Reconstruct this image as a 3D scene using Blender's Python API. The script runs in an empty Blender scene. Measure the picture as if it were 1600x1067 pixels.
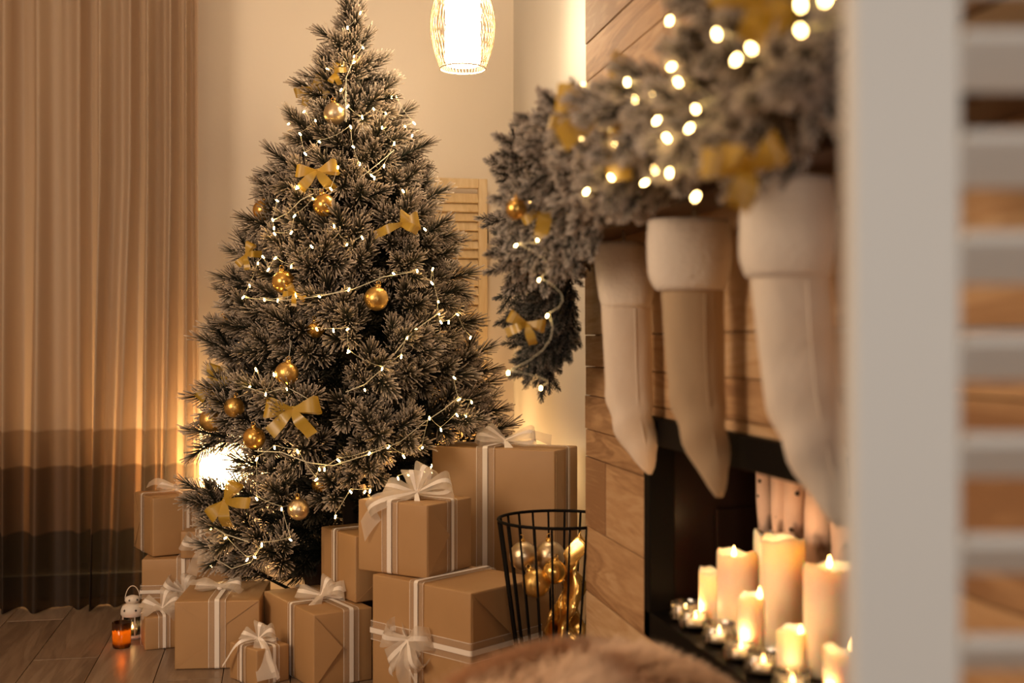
import bpy, bmesh, math, random
import numpy as np
from mathutils import Vector, Matrix, Euler
random.seed(7); rng = np.random.default_rng(7)
SC = bpy.context.scene; COL = SC.collection
PI = math.pi

# ------------------------------------------------------------------ camera, world, lights, exposure
FPX, CAMH = 1850.0, 0.80
YAW = math.atan(0.2); SY, CY = math.sin(YAW), math.cos(YAW)
cam = bpy.data.cameras.new('camera'); camo = bpy.data.objects.new('camera', cam); COL.objects.link(camo)
camo.location = (0, 0, CAMH); camo.rotation_euler = (PI / 2, 0, -YAW)
cam.sensor_width = 36; cam.lens = FPX / 1600 * 36
cam.clip_start = 0.02
cam.dof.use_dof = True; cam.dof.focus_distance = 2.95; cam.dof.aperture_fstop = 2.7
SC.camera = camo

w = bpy.data.worlds.new('world'); SC.world = w; w.use_nodes = True
w.node_tree.nodes['Background'].inputs[0].default_value = (1.0, 0.80, 0.62, 1)
w.node_tree.nodes['Background'].inputs[1].default_value = 0.05


def W(px, py, d):
    """room point seen at a pixel of the 1600x1067 frame, d metres along the lens axis"""
    lat = (px - 800) / FPX * d
    return Vector((d * SY + lat * CY, d * CY - lat * SY, CAMH - (py - 533) / FPX * d))


def LD(lat, d, z=0.0):
    return Vector((d * SY + lat * CY, d * CY - lat * SY, z))


def area(name, loc, target, size, power, col):
    l = bpy.data.lights.new(name, 'AREA'); l.energy = power; l.size = size; l.color = col
    o = bpy.data.objects.new(name, l); COL.objects.link(o); o.location = loc
    o.rotation_euler = (Vector(target) - Vector(loc)).to_track_quat('-Z', 'Y').to_euler()
    return o


def point(name, loc, power, col, r=0.02):
    l = bpy.data.lights.new(name, 'POINT'); l.energy = power; l.shadow_soft_size = r; l.color = col
    o = bpy.data.objects.new(name, l); COL.objects.link(o); o.location = loc
    return o


area('room_lamp_light', (-1.6, 1.2, 1.35), (0.3, 2.6, 0.6), 0.8, 36, (1.0, 0.75, 0.52))
area('rear_fill_light', (0.15, -1.2, 1.05), (0.3, 1.5, 0.75), 0.7, 16, (1.0, 0.91, 0.81))  # soft neutral fill added unseen behind the camera for the near screen
area('overhead_fill_light', (-0.5, 1.2, 2.5), (0.0, 2.6, 0.6), 0.5, 5, (1.0, 0.70, 0.42))  # added overhead fill, unseen, to lift the stockings and gifts
SC.view_settings.view_transform = 'Standard'; SC.view_settings.look = 'None'
SC.view_settings.gamma = 1; SC.view_settings.use_curve_mapping = False
SC.view_settings.exposure = 0.0
SC.cycles.sample_clamp_indirect = 4.0
SC.cycles.max_bounces = 8; SC.cycles.transparent_max_bounces = 24
SC.cycles.caustics_reflective = False; SC.cycles.caustics_refractive = False

# ------------------------------------------------------------------ materials
MATS = {}


def mat(name, col=(0.5, 0.5, 0.5), rough=0.6, metal=0.0, emit=None, estr=0.0, trans=0.0, sub=0.0, subr=0.02, sheen=0.0, spec=None, bump=None):
    m = bpy.data.materials.new(name); m.use_nodes = True; MATS[name] = m
    b = m.node_tree.nodes['Principled BSDF']
    b.inputs['Base Color'].default_value = (*col, 1); b.inputs['Roughness'].default_value = rough
    b.inputs['Metallic'].default_value = metal
    if emit: b.inputs['Emission Color'].default_value = (*emit, 1); b.inputs['Emission Strength'].default_value = estr
    if trans: b.inputs['Transmission Weight'].default_value = trans
    if sub:
        b.inputs['Subsurface Weight'].default_value = sub; b.inputs['Subsurface Scale'].default_value = subr
        b.inputs['Subsurface Radius'].default_value = (1, 0.5, 0.25)
    if sheen: b.inputs['Sheen Weight'].default_value = sheen
    if spec is not None: b.inputs['Specular IOR Level'].default_value = spec
    if bump:
        N = m.node_tree.nodes; L = m.node_tree.links
        tc = N.new('ShaderNodeTexCoord'); no = N.new('ShaderNodeTexNoise'); bu = N.new('ShaderNodeBump')
        no.inputs['Scale'].default_value = bump[0]; no.inputs['Detail'].default_value = 4
        bu.inputs['Strength'].default_value = bump[1]; bu.inputs['Distance'].default_value = bump[2]
        L.new(tc.outputs['Object'], no.inputs['Vector']); L.new(no.outputs['Fac'], bu.inputs['Height']); L.new(bu.outputs[0], b.inputs['Normal'])
    return m


def nd(m, kind, **kw):
    n = m.node_tree.nodes.new(kind)
    for k, v in kw.items(): setattr(n, k, v)
    return n


def noise_col(m, scale, c0, c1, stretch=(1, 1, 1), detail=5, lo=0.3, hi=0.7):
    """base colour between c0 and c1 by object-space noise"""
    L = m.node_tree.links; b = m.node_tree.nodes['Principled BSDF']
    tc = nd(m, 'ShaderNodeTexCoord'); mp = nd(m, 'ShaderNodeMapping'); no = nd(m, 'ShaderNodeTexNoise'); cr = nd(m, 'ShaderNodeValToRGB')
    mp.inputs['Scale'].default_value = stretch; no.inputs['Scale'].default_value = scale; no.inputs['Detail'].default_value = detail
    cr.color_ramp.elements[0].position = lo; cr.color_ramp.elements[0].color = (*c0, 1)
    cr.color_ramp.elements[1].position = hi; cr.color_ramp.elements[1].color = (*c1, 1)
    L.new(tc.outputs['Object'], mp.inputs[0]); L.new(mp.outputs[0], no.inputs['Vector']); L.new(no.outputs['Fac'], cr.inputs[0])
    L.new(cr.outputs[0], b.inputs['Base Color'])
    return m


def wood(name, dark, mid, light, axis=1, rough=0.5, vary=0.5, scale=1.0):
    """board wood: long grain along one axis, tone shifting from board to board"""
    m = mat(name, mid, rough); L = m.node_tree.links; b = m.node_tree.nodes['Principled BSDF']
    tc = nd(m, 'ShaderNodeTexCoord'); oi = nd(m, 'ShaderNodeObjectInfo')
    mul = nd(m, 'ShaderNodeMath', operation='MULTIPLY'); mul.inputs[1].default_value = 37.0
    L.new(oi.outputs['Random'], mul.inputs[0])
    add = nd(m, 'ShaderNodeVectorMath', operation='ADD'); L.new(tc.outputs['Object'], add.inputs[0]); L.new(mul.outputs[0], add.inputs[1])
    mp = nd(m, 'ShaderNodeMapping'); s = [scale * 14] * 3; s[axis] = scale * 1.6; mp.inputs['Scale'].default_value = s
    L.new(add.outputs[0], mp.inputs[0])
    n1 = nd(m, 'ShaderNodeTexNoise'); n1.inputs['Scale'].default_value = 1.0; n1.inputs['Detail'].default_value = 6; n1.inputs['Distortion'].default_value = 1.2
    n2 = nd(m, 'ShaderNodeTexNoise'); n2.inputs['Scale'].default_value = 9.0; n2.inputs['Detail'].default_value = 3
    L.new(mp.outputs[0], n1.inputs['Vector']); L.new(mp.outputs[0], n2.inputs['Vector'])
    wv = nd(m, 'ShaderNodeMath', operation='SINE'); w1 = nd(m, 'ShaderNodeMath', operation='MULTIPLY'); w1.inputs[1].default_value = 46
    L.new(n1.outputs['Fac'], w1.inputs[0]); L.new(w1.outputs[0], wv.inputs[0])
    a1 = nd(m, 'ShaderNodeMath', operation='MULTIPLY_ADD'); a1.inputs[1].default_value = 0.09; L.new(wv.outputs[0], a1.inputs[0]); L.new(n1.outputs['Fac'], a1.inputs[2])
    a2 = nd(m, 'ShaderNodeMath', operation='MULTIPLY_ADD'); a2.inputs[1].default_value = 0.35; L.new(n2.outputs['Fac'], a2.inputs[0]); L.new(a1.outputs[0], a2.inputs[2])
    a3 = nd(m, 'ShaderNodeMath', operation='MULTIPLY_ADD'); a3.inputs[1].default_value = vary; L.new(oi.outputs['Random'], a3.inputs[0]); L.new(a2.outputs[0], a3.inputs[2])
    a4 = nd(m, 'ShaderNodeMath', operation='SUBTRACT'); a4.inputs[1].default_value = 0.17 + vary / 2; L.new(a3.outputs[0], a4.inputs[0])
    cr = nd(m, 'ShaderNodeValToRGB'); e = cr.color_ramp.elements
    e[0].position = 0.2; e[0].color = (*dark, 1); e[1].position = 0.82; e[1].color = (*light, 1)
    x = cr.color_ramp.elements.new(0.5); x.color = (*mid, 1)
    L.new(a4.outputs[0], cr.inputs[0]); L.new(cr.outputs[0], b.inputs['Base Color'])
    bu = nd(m, 'ShaderNodeBump'); bu.inputs['Strength'].default_value = 0.25; bu.inputs['Distance'].default_value = 0.003
    L.new(a2.outputs[0], bu.inputs['Height']); L.new(bu.outputs[0], b.inputs['Normal'])
    return m


def sheer(name, col, opacity, trans_share=0.5, rough=0.5, gloss=0.06):
    """thin woven cloth: part open weave, part diffuse, part light passing through"""
    m = bpy.data.materials.new(name); m.use_nodes = True; MATS[name] = m
    N = m.node_tree.nodes; L = m.node_tree.links; N.remove(N['Principled BSDF'])
    di = nd(m, 'ShaderNodeBsdfDiffuse'); tl = nd(m, 'ShaderNodeBsdfTranslucent'); gl = nd(m, 'ShaderNodeBsdfGlossy'); tp = nd(m, 'ShaderNodeBsdfTransparent')
    for n in (di, tl): n.inputs[0].default_value = (*col, 1)
    gl.inputs['Roughness'].default_value = rough
    m1 = nd(m, 'ShaderNodeMixShader'); m1.inputs[0].default_value = trans_share; L.new(di.outputs[0], m1.inputs[1]); L.new(tl.outputs[0], m1.inputs[2])
    m2 = nd(m, 'ShaderNodeMixShader'); m2.inputs[0].default_value = gloss; L.new(m1.outputs[0], m2.inputs[1]); L.new(gl.outputs[0], m2.inputs[2])
    m3 = nd(m, 'ShaderNodeMixShader'); m3.inputs[0].default_value = opacity; L.new(tp.outputs[0], m3.inputs[1]); L.new(m2.outputs[0], m3.inputs[2])
    L.new(m3.outputs[0], N['Material Output'].inputs[0])
    return m, di, tl


def frosted(name, c0, c1, c2, p1=0.4, rough=0.75):
    """needles: green-brown at the foot, pale flock towards the tip (vertex attribute 'frost')"""
    m = mat(name, c1, rough, spec=0.2); L = m.node_tree.links; b = m.node_tree.nodes['Principled BSDF']
    at = nd(m, 'ShaderNodeAttribute', attribute_name='frost'); cr = nd(m, 'ShaderNodeValToRGB'); e = cr.color_ramp.elements
    e[0].position = 0.0; e[0].color = (*c0, 1); e[1].position = 1.0; e[1].color = (*c2, 1)
    x = e.new(p1); x.color = (*c1, 1)
    L.new(at.outputs['Fac'], cr.inputs[0]); L.new(cr.outputs[0], b.inputs['Base Color'])
    return m


PLASTER = mat('plaster', (0.80, 0.71, 0.60), 0.7, bump=(60, 0.08, 0.004))
GLOSSWALL = mat('satin_painted_wall', (0.58, 0.55, 0.51), 0.5, bump=(6, 0.05, 0.02))
CEILING = mat('ceiling_paint', (0.78, 0.72, 0.64), 0.9)
FLOORW = wood('floor_laminate', (0.155, 0.10, 0.065), (0.235, 0.16, 0.105), (0.31, 0.22, 0.155), 1, 0.33, 0.25, 0.8)
OAK = wood('oak_cladding', (0.30, 0.15, 0.065), (0.50, 0.29, 0.14), (0.62, 0.41, 0.23), 1, 0.65, 0.62)
OAKDARK = wood('dark_stained_oak', (0.06, 0.03, 0.015), (0.11, 0.055, 0.028), (0.16, 0.085, 0.045), 1, 0.5, 0.2)
SHUTTER = wood('glow_tinted_wood', (0.56, 0.39, 0.20), (0.68, 0.50, 0.28), (0.76, 0.59, 0.37), 2, 0.55, 0.12)  # white screen coloured golden, the warm lamp glow put into its tone
WHITEWOOD = mat('white_painted_wood', (0.72, 0.69, 0.65), 0.55, bump=(30, 0.05, 0.003))
KRAFT = noise_col(mat('kraft_paper', (0.45, 0.28, 0.14), 0.5), 5, (0.40, 0.225, 0.095), (0.46, 0.265, 0.118))
CREASE = mat('paper_fold_shadow_side', (0.36, 0.21, 0.10), 0.6)
ORGANZA, _, _ = sheer('organza_ribbon', (0.88, 0.76, 0.62), 0.28, 0.4)
ORGANZA2, _, _ = sheer('organza_bow', (0.92, 0.82, 0.70), 0.5, 0.45)
SATIN = mat('white_satin', (0.88, 0.78, 0.68), 0.3, sheen=0.4)
GOLDMESH, _, _ = sheer('gold_mesh_ribbon', (0.66, 0.41, 0.035), 0.84, 0.35, 0.4, 0.10)
GOLD = mat('gold_paint', (0.78, 0.46, 0.12), 0.26, 0.95)
GLITTER = mat('gold_glitter', (0.74, 0.46, 0.14), 0.30, 0.95, bump=(420, 0.35, 0.0015))
SILVERGOLD = mat('champagne_glitter', (0.74, 0.57, 0.36), 0.30, 0.95, bump=(420, 0.35, 0.0015))
GOLDFOIL = mat('gold_foil_cloth', (0.80, 0.50, 0.16), 0.22, 0.95)
BLACKMETAL = mat('black_metal', (0.006, 0.0045, 0.0035), 0.6, 0.0, spec=0.07)
BLACKPANEL = mat('black_lacquer_panel', (0.012, 0.0055, 0.004), 0.3, 0.0, spec=0.14)
DARKNEEDLE = frosted('inner_shade_needle', (0.006, 0.008, 0.005), (0.022, 0.022, 0.014), (0.10, 0.085, 0.06), 0.6)  # darker unfrosted copy, the crown's inner shade put into the colour
NEEDLE = frosted('frosted_pine_needle', (0.008, 0.011, 0.006), (0.065, 0.055, 0.036), (0.68, 0.56, 0.45), 0.5)
FLOCK = frosted('flocked_fir_needle', (0.008, 0.012, 0.011), (0.12, 0.11, 0.095), (0.66, 0.575, 0.50), 0.52)
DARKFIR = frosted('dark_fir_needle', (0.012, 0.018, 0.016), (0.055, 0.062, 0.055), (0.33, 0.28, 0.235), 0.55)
BARK = mat('dark_bark', (0.055, 0.036, 0.022), 0.9)
WIRE = mat('clear_wire', (0.70, 0.66, 0.50), 0.3, spec=0.6)
BULB = mat('bulb_glow', (1, 0.8, 0.5), 0.4, emit=(1.0, 0.62, 0.20), estr=45)
BULB2 = mat('garland_bulb_glow', (1, 0.8, 0.5), 0.4, emit=(1.0, 0.66, 0.24), estr=40)
FLAME = mat('flame_glow', (1, 0.7, 0.3), 0.5, emit=(1.0, 0.60, 0.20), estr=13)
SHADE = mat('lamp_diffuser_glow', (1, 0.95, 0.85), 0.6, emit=(1.0, 0.76, 0.48), estr=68)
WHITEWIRE = mat('white_wire', (0.86, 0.78, 0.62), 0.5)
CAGEWIRE = mat('darkened_cage_wire', (0.30, 0.20, 0.10), 0.6)  # white wire painted dark, its backlit contrast put into the colour
GLOBE = mat('globe_glow', (1, 0.8, 0.5), 0.5, emit=(1.0, 0.60, 0.24), estr=130)
GLOBE2 = mat('dimmer_globe_glow', (1, 0.8, 0.5), 0.5, emit=(1.0, 0.60, 0.24), estr=75)
WAX = mat('ivory_wax', (0.90, 0.74, 0.56), 0.5, sub=0.7, subr=0.03)
WICK = mat('wick', (0.03, 0.02, 0.015), 0.9)


def thin_glass(name, tint, body=0.0, ior=1.45):
    """thin-walled glass: tinted pass-through, fresnel gloss, a little body colour that catches the light inside"""
    m = bpy.data.materials.new(name); m.use_nodes = True; N = m.node_tree.nodes; L = m.node_tree.links; N.remove(N['Principled BSDF'])
    tp = nd(m, 'ShaderNodeBsdfTransparent'); gl = nd(m, 'ShaderNodeBsdfGlossy'); fr = nd(m, 'ShaderNodeFresnel'); tl = nd(m, 'ShaderNodeBsdfTranslucent')
    tp.inputs[0].default_value = (*tint, 1); tl.inputs[0].default_value = (*tint, 1); gl.inputs['Roughness'].default_value = 0.06; fr.inputs['IOR'].default_value = ior
    a = nd(m, 'ShaderNodeMixShader'); a.inputs[0].default_value = body; L.new(tp.outputs[0], a.inputs[1]); L.new(tl.outputs[0], a.inputs[2])
    b = nd(m, 'ShaderNodeMixShader'); L.new(fr.outputs[0], b.inputs[0]); L.new(a.outputs[0], b.inputs[1]); L.new(gl.outputs[0], b.inputs[2])
    L.new(b.outputs[0], N['Material Output'].inputs[0]); return m


GLASS = thin_glass('clear_glass', (0.97, 0.95, 0.92), 0.10, 1.6)
AMBER = thin_glass('amber_glass', (0.95, 0.50, 0.07), 0.5)
TIN = mat('tealight_tin', (0.75, 0.70, 0.62), 0.3, 0.9)
LANTERN = mat('white_enamel', (0.78, 0.68, 0.58), 0.45)
CUT = mat('dark_cutout', (0.02, 0.014, 0.01), 0.8)
PLUSH = mat('ivory_plush', (0.80, 0.70, 0.60), 0.95, sheen=0.6, bump=(170, 0.45, 0.004))
CANVAS1 = mat('ivory_canvas', (0.72, 0.60, 0.49), 0.85, sheen=0.2, bump=(14, 0.5, 0.012))
CANVAS2 = mat('sand_canvas', (0.44, 0.31, 0.19), 0.9, sheen=0.2, bump=(14, 0.35, 0.012))
CANVAS3 = mat('cream_canvas', (0.74, 0.63, 0.52), 0.85, sheen=0.2, bump=(12, 0.55, 0.014))
FURM = frosted('tan_fur', (0.38, 0.22, 0.12), (0.70, 0.45, 0.27), (0.86, 0.62, 0.42), 0.5)
BIRCH = noise_col(mat('birch_bark', (0.7, 0.55, 0.45), 0.75, bump=(18, 0.5, 0.006)), 13, (0.13, 0.07, 0.045), (0.74, 0.54, 0.43), (1.2, 1.2, 0.7), 3, 0.30, 0.40)
CUTWOOD = mat('cut_log_end', (0.62, 0.42, 0.25), 0.8)
POT = mat('dark_woven_pot', (0.05, 0.03, 0.018), 0.9, bump=(60, 0.6, 0.006))

# curtain cloth: undyed above, three brown bands towards the hem
CURT, _di, _tl = sheer('banded_sheer_curtain', (0.6, 0.45, 0.3), 0.80, 0.48, 0.6, 0.03)
_L = CURT.node_tree.links
_tc = nd(CURT, 'ShaderNodeTexCoord'); _sx = nd(CURT, 'ShaderNodeSeparateXYZ'); _cr = nd(CURT, 'ShaderNodeValToRGB')
_L.new(_tc.outputs['Object'], _sx.inputs[0]); _L.new(_sx.outputs[2], _cr.inputs[0])
_e = _cr.color_ramp.elements
_e[0].position = 0.0; _e[0].color = (0.032, 0.017, 0.009, 1)  # lower bands darkened further, dim light near the floor put into the colour
_e[1].position = 1.0; _e[1].color = (0.66, 0.52, 0.39, 1)
for p, c in ((0.228, (0.032, 0.017, 0.009)), (0.234, (0.15, 0.082, 0.043)), (0.424, (0.15, 0.082, 0.043)), (0.429, (0.37, 0.24, 0.14)), (0.532, (0.37, 0.24, 0.14)), (0.537, (0.62, 0.47, 0.33))):
    x = _e.new(p); x.color = (*c, 1)
_mr = nd(CURT, 'ShaderNodeMapRange'); _mr.inputs['From Min'].default_value = 0.42; _mr.inputs['From Max'].default_value = 0.55
_mr.inputs['To Min'].default_value = 0.95; _mr.inputs['To Max'].default_value = 0.86
_L.new(_sx.outputs[2], _mr.inputs['Value'])
for _n in list(CURT.node_tree.nodes):
    if _n.type == 'MIX_SHADER' and any(l.to_node.type == 'OUTPUT_MATERIAL' for l in _n.outputs[0].links): _L.new(_mr.outputs[0], _n.inputs[0])
_L.new(_cr.outputs[0], _di.inputs[0]); _L.new(_cr.outputs[0], _tl.inputs[0])


# ------------------------------------------------------------------ mesh helpers
class MB:
    def __init__(s): s.v = []; s.f = []; s.a = []

    def add(s, vs, fs, a=None):
        o = len(s.v); s.v += [tuple(x) for x in vs]; s.f += [tuple(i + o for i in f) for f in fs]
        s.a += list(a) if a is not None else [0.0] * len(vs)
        return s

    def box(s, lo, hi, M=None):
        x0, y0, z0 = lo; x1, y1, z1 = hi
        vs = [Vector(p) for p in ((x0, y0, z0), (x1, y0, z0), (x1, y1, z0), (x0, y1, z0), (x0, y0, z1), (x1, y0, z1), (x1, y1, z1), (x0, y1, z1))]
        if M: vs = [M @ p for p in vs]
        return s.add(vs, [(0, 3, 2, 1), (4, 5, 6, 7), (0, 1, 5, 4), (1, 2, 6, 5), (2, 3, 7, 6), (3, 0, 4, 7)])

    def tube(s, pts, r, n=6, closed=False, caps=True):
        pts = [Vector(p) for p in pts]; k = len(pts)
        rs = r if isinstance(r, (list, tuple)) else [r] * k
        vs = []; prev = None
        for i, p in enumerate(pts):
            if closed: t = pts[(i + 1) % k] - pts[i - 1]
            else: t = pts[min(i + 1, k - 1)] - pts[max(i - 1, 0)]
            t = t.normalized() if t.length > 1e-9 else Vector((0, 0, 1))
            if prev is None: u = t.orthogonal().normalized()
            else:
                u = prev - t * prev.dot(t); u = u.normalized() if u.length > 1e-6 else t.orthogonal().normalized()
            prev = u; q = t.cross(u)
            vs += [p + (u * math.cos(2 * PI * j / n) + q * math.sin(2 * PI * j / n)) * rs[i] for j in range(n)]
        fs = []
        for i in range(k if closed else k - 1):
            a, b = i * n, ((i + 1) % k) * n
            fs += [(a + j, a + (j + 1) % n, b + (j + 1) % n, b + j) for j in range(n)]
        if caps and not closed: fs += [tuple(range(n - 1, -1, -1)), tuple(range((k - 1) * n, k * n))]
        return s.add(vs, fs)

    def lathe(s, prof, n=24, c=(0, 0, 0), M=None):
        vs = []; fs = []
        for r, z in prof:
            for j in range(n):
                p = Vector((c[0] + r * math.cos(2 * PI * j / n), c[1] + r * math.sin(2 * PI * j / n), c[2] + z))
                vs.append(M @ p if M else p)
        for i in range(len(prof) - 1):
            a, b = i * n, (i + 1) * n
            fs += [(a + j, a + (j + 1) % n, b + (j + 1) % n, b + j) for j in range(n)]
        return s.add(vs, fs)

    def ball(s, c, r, n=12, m=8, sc=(1, 1, 1)):
        vs = [(c[0], c[1], c[2] - r * sc[2])]; fs = []
        for i in range(1, m):
            t = -PI / 2 + PI * i / m
            vs += [(c[0] + r * sc[0] * math.cos(t) * math.cos(2 * PI * j / n), c[1] + r * sc[1] * math.cos(t) * math.sin(2 * PI * j / n), c[2] + r * sc[2] * math.sin(t)) for j in range(n)]
        vs.append((c[0], c[1], c[2] + r * sc[2])); T = len(vs) - 1
        fs += [(0, 1 + (j + 1) % n, 1 + j) for j in range(n)]
        for i in range(m - 2):
            a = 1 + i * n; b = a + n
            fs += [(a + j, a + (j + 1) % n, b + (j + 1) % n, b + j) for j in range(n)]
        a = 1 + (m - 2) * n
        fs += [(a + j, a + (j + 1) % n, T) for j in range(n)]
        return s.add(vs, fs)

    def strip(s, pts, wdirs, widths):
        """ribbon along pts, wdirs across it"""
        vs = []; fs = []
        for p, d, wd in zip(pts, wdirs, widths):
            p = Vector(p); d = Vector(d).normalized(); vs += [p - d * wd / 2, p + d * wd / 2]
        fs = [(2 * i, 2 * i + 1, 2 * i + 3, 2 * i + 2) for i in range(len(pts) - 1)]
        return s.add(vs, fs)

    def mesh(s, name, m, smooth=False, frost=False):
        me = bpy.data.meshes.new(name); me.from_pydata(s.v, [], s.f)
        if m: me.materials.append(m)
        if smooth: me.polygons.foreach_set('use_smooth', [True] * len(me.polygons))
        if frost:
            at = me.attributes.new('frost', 'FLOAT', 'POINT'); at.data.foreach_set('value', s.a)
        me.update(); return me

    def build(s, name, m, parent=None, smooth=False, frost=False, loc=None):
        return put(name, s.mesh(name, m, smooth, frost), parent, loc)


def put(name, me, parent=None, loc=None, rot=None):
    o = bpy.data.objects.new(name, me); COL.objects.link(o)
    if parent: o.parent = parent
    if loc is not None: o.location = loc
    if rot is not None: o.rotation_euler = rot
    return o


def tag(o, label=None, cat=None, group=None, kind=None):
    for k, v in (('label', label), ('category', cat), ('group', group), ('kind', kind)):
        if v: o[k] = v
    return o


def thing(name, label, cat, loc=(0, 0, 0), rotz=0.0, group=None):
    o = bpy.data.objects.new(name, None); COL.objects.link(o); o.empty_display_size = 0.05
    o.location = loc; o.rotation_euler = (0, 0, rotz)
    return tag(o, label, cat, group)


def bevel(o, wd=0.003, seg=2):
    b = o.modifiers.new('soft_edge', 'BEVEL'); b.width = wd; b.segments = seg; b.limit_method = 'ANGLE'
    return o


def boxobj(name, lo, hi, m, parent=None, bev=0.0):
    """a box with its own origin at its middle (so grain differs from board to board)"""
    c = [(a + b) / 2 for a, b in zip(lo, hi)]; h = [(b - a) / 2 for a, b in zip(lo, hi)]
    o = MB().box([-x for x in h], h).build(name, m, parent, loc=c)
    if bev: bevel(o, bev, 2)
    return o


# ------------------------------------------------------------------ the room
YB, XW, XC, YF = 3.90, 0.785, 0.627, 2.36      # back wall, alcove wall, chimney face, chimney far corner
struct = lambda o: tag(o, kind='structure')
XL, Y0, ZC = -1.75, -0.6, 2.62
struct(MB().box((XL - 0.1, YB, 0), (XW + 0.1, YB + 0.1, ZC)).build('wall_back', PLASTER))
struct(MB().box((XW, YF - 0.02, 0), (XW + 0.1, YB, ZC)).build('wall_right', GLOSSWALL))
struct(MB().box((XL - 0.1, Y0, 0), (XL, YB, ZC)).build('wall_left', PLASTER))
struct(MB().box((XL - 0.1, Y0, ZC), (XW + 0.6, YB + 0.1, ZC + 0.1)).build('ceiling', CEILING))
fl = struct(MB().box((XL - 0.1, Y0, -0.06), (XW + 0.6, YB + 0.1, -0.014)).build('floor', BLACKPANEL))
k = 0
x = -0.439 - 0.158 * 9
while x < XW:
    y = Y0 - [0.0, 0.55, 0.25, 0.8][k % 4]
    while y < YB:
        y1 = min(y + 1.25, YB); a = max(y, Y0)
        if y1 > a + 0.02:
            boxobj('floor_board', (max(x, XL) + 0.0008, a + 0.0008, -0.014), (min(x + 0.158, XW) - 0.0008, y1 - 0.0008, 0.0), FLOORW, fl, 0.0012)
        y += 1.25
    x += 0.158; k += 1
sk = struct(MB().box((XL, YB - 0.014, 0.0), (XW, YB, 0.075)).build('baseboard_back', WHITEWOOD)); bevel(sk)
sk = struct(MB().box((XW - 0.014, YF, 0.0), (XW, YB - 0.014, 0.075)).build('baseboard_right', WHITEWOOD)); bevel(sk)

# chimney breast clad in oak planks, with the fire opening left free
FY0, FY1, FZ0, FZ1 = 1.03, 1.926, 0.303, 0.674       # outer black frame
CX1 = 1.10
ch = MB()
ch.box((XC + 0.02, 0.30, 0), (CX1, YF - 0.001, FZ0 + 0.004))
ch.box((XC + 0.02, 0.30, FZ1 - 0.004), (CX1, YF - 0.001, ZC))
ch.box((XC + 0.02, FY1 - 0.004, FZ0), (CX1, YF - 0.001, FZ1))
ch.box((XC + 0.02, 0.30, FZ0), (CX1, FY0 + 0.004, FZ1))
chim = struct(ch.build('wall_chimney', GLOSSWALL))
ZR = [0.0, 0.145, 0.289, 0.423, 0.565, 0.621, 0.69, 0.749, 0.813, 0.95, 1.10, 1.225, 1.332, 1.41, 1.55, 1.69, 1.83, 1.97, 2.11, 2.25, 2.40, ZC]
SEAM = {0: [1.3], 1: [1.05], 2: [0.5], 3: [2.21], 4: [], 5: [1.45], 6: [1.2], 7: [1.70, 1.05], 8: [1.44], 9: [1.9], 10: [1.3], 11: [1.859], 12: [1.859], 13: [1.2], 14: [2.0], 15: [1.4]}
for i in range(len(ZR) - 1):
    z0, z1 = ZR[i] + 0.0009, ZR[i + 1] - 0.0009
    ys = [0.30] + sorted(SEAM.get(i, [1.1 + 0.4 * (i % 3)])) + [YF]
    for a, b in zip(ys[:-1], ys[1:]):
        segs = [(a, b)]
        if z1 > FZ0 and z0 < FZ1:
            if z0 < FZ0 or z1 > FZ1: pass
            segs = [(p, q) for p, q in ((a, min(b, FY0)), (max(a, FY1), b)) if q - p > 0.01]
        for p, q in segs:
            pr = random.uniform(0, 0.0025)
            boxobj('plank', (XC - pr, p + 0.0007, z0), (XC + 0.02, q - 0.0007, z1), OAK, chim, 0.0012)
# rows that straddle the frame edge: fill above and below the opening
boxobj('plank', (XC, FY0, FZ1), (XC + 0.02, FY1, 0.6892), OAK, chim, 0.0012)
boxobj('plank', (XC, FY0, 0.2899), (XC + 0.02, FY1, FZ0), OAK, chim, 0.0012)

# mantel shelf
ms = boxobj('mantel_shelf', (XC - 0.085, 0.40, 0.99), (XC - 0.003, YF - 0.01, 1.018), OAKDARK, None, 0.003)
tag(ms, 'dark mantel shelf mostly hidden under the flocked garland', 'shelf')

# ------------------------------------------------------------------ fireplace insert
fp = thing('fireplace', 'black framed fireplace opening filled with lit candles and birch logs', 'fireplace', (XC, 1.48, FZ0))
def fpart(name, lo, hi, m, bev=0.0, par=fp):
    o = boxobj(name, [a - b for a, b in zip(lo, fp.location)], [a - b for a, b in zip(hi, fp.location)], m, par, bev); return o
T = 0.045; XF = XC - 0.014
fr = MB(); off = fp.location
for lo, hi in (((XF, FY0, FZ0), (XC + 0.03, FY1, FZ0 + T)), ((XF, FY0, FZ1 - T), (XC + 0.03, FY1, FZ1)), ((XF, FY1 - T * 0.75, FZ0), (XC + 0.03, FY1, FZ1)), ((XF, FY0, FZ0), (XC + 0.03, FY0 + T, FZ1))):
    fr.box(Vector(lo) - off, Vector(hi) - off)
bevel(fr.build('frame', BLACKMETAL, fp), 0.002)
ZFl = 0.343; XB = 0.97; YE = 1.895
fpart('hearth_plate', (XC + 0.0, FY0, ZFl - 0.02), (XB, YE, ZFl), BLACKMETAL)
fpart('back_panel', (XB, FY0, ZFl - 0.02), (XB + 0.02, YE + 0.02, FZ1 + 0.06), BLACKPANEL)
fpart('top_panel', (XC + 0.03, FY0, FZ1 - 0.012), (XB, YE, FZ1 - 0.004), BLACKPANEL)
sp = fpart('side_panel', (XC + 0.03, YE, ZFl - 0.02), (XB, YE + 0.02, FZ1), BLACKPANEL)
o = boxobj('raised_panel', (-0.085, -0.016, -0.14), (0.14, -0.0095, 0.02), BLACKPANEL, sp, 0.003)
sp2 = fpart('side_panel', (XC + 0.03, FY0 + 0.02, ZFl - 0.02), (XB, FY0 + 0.04, FZ1), BLACKPANEL)
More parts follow.
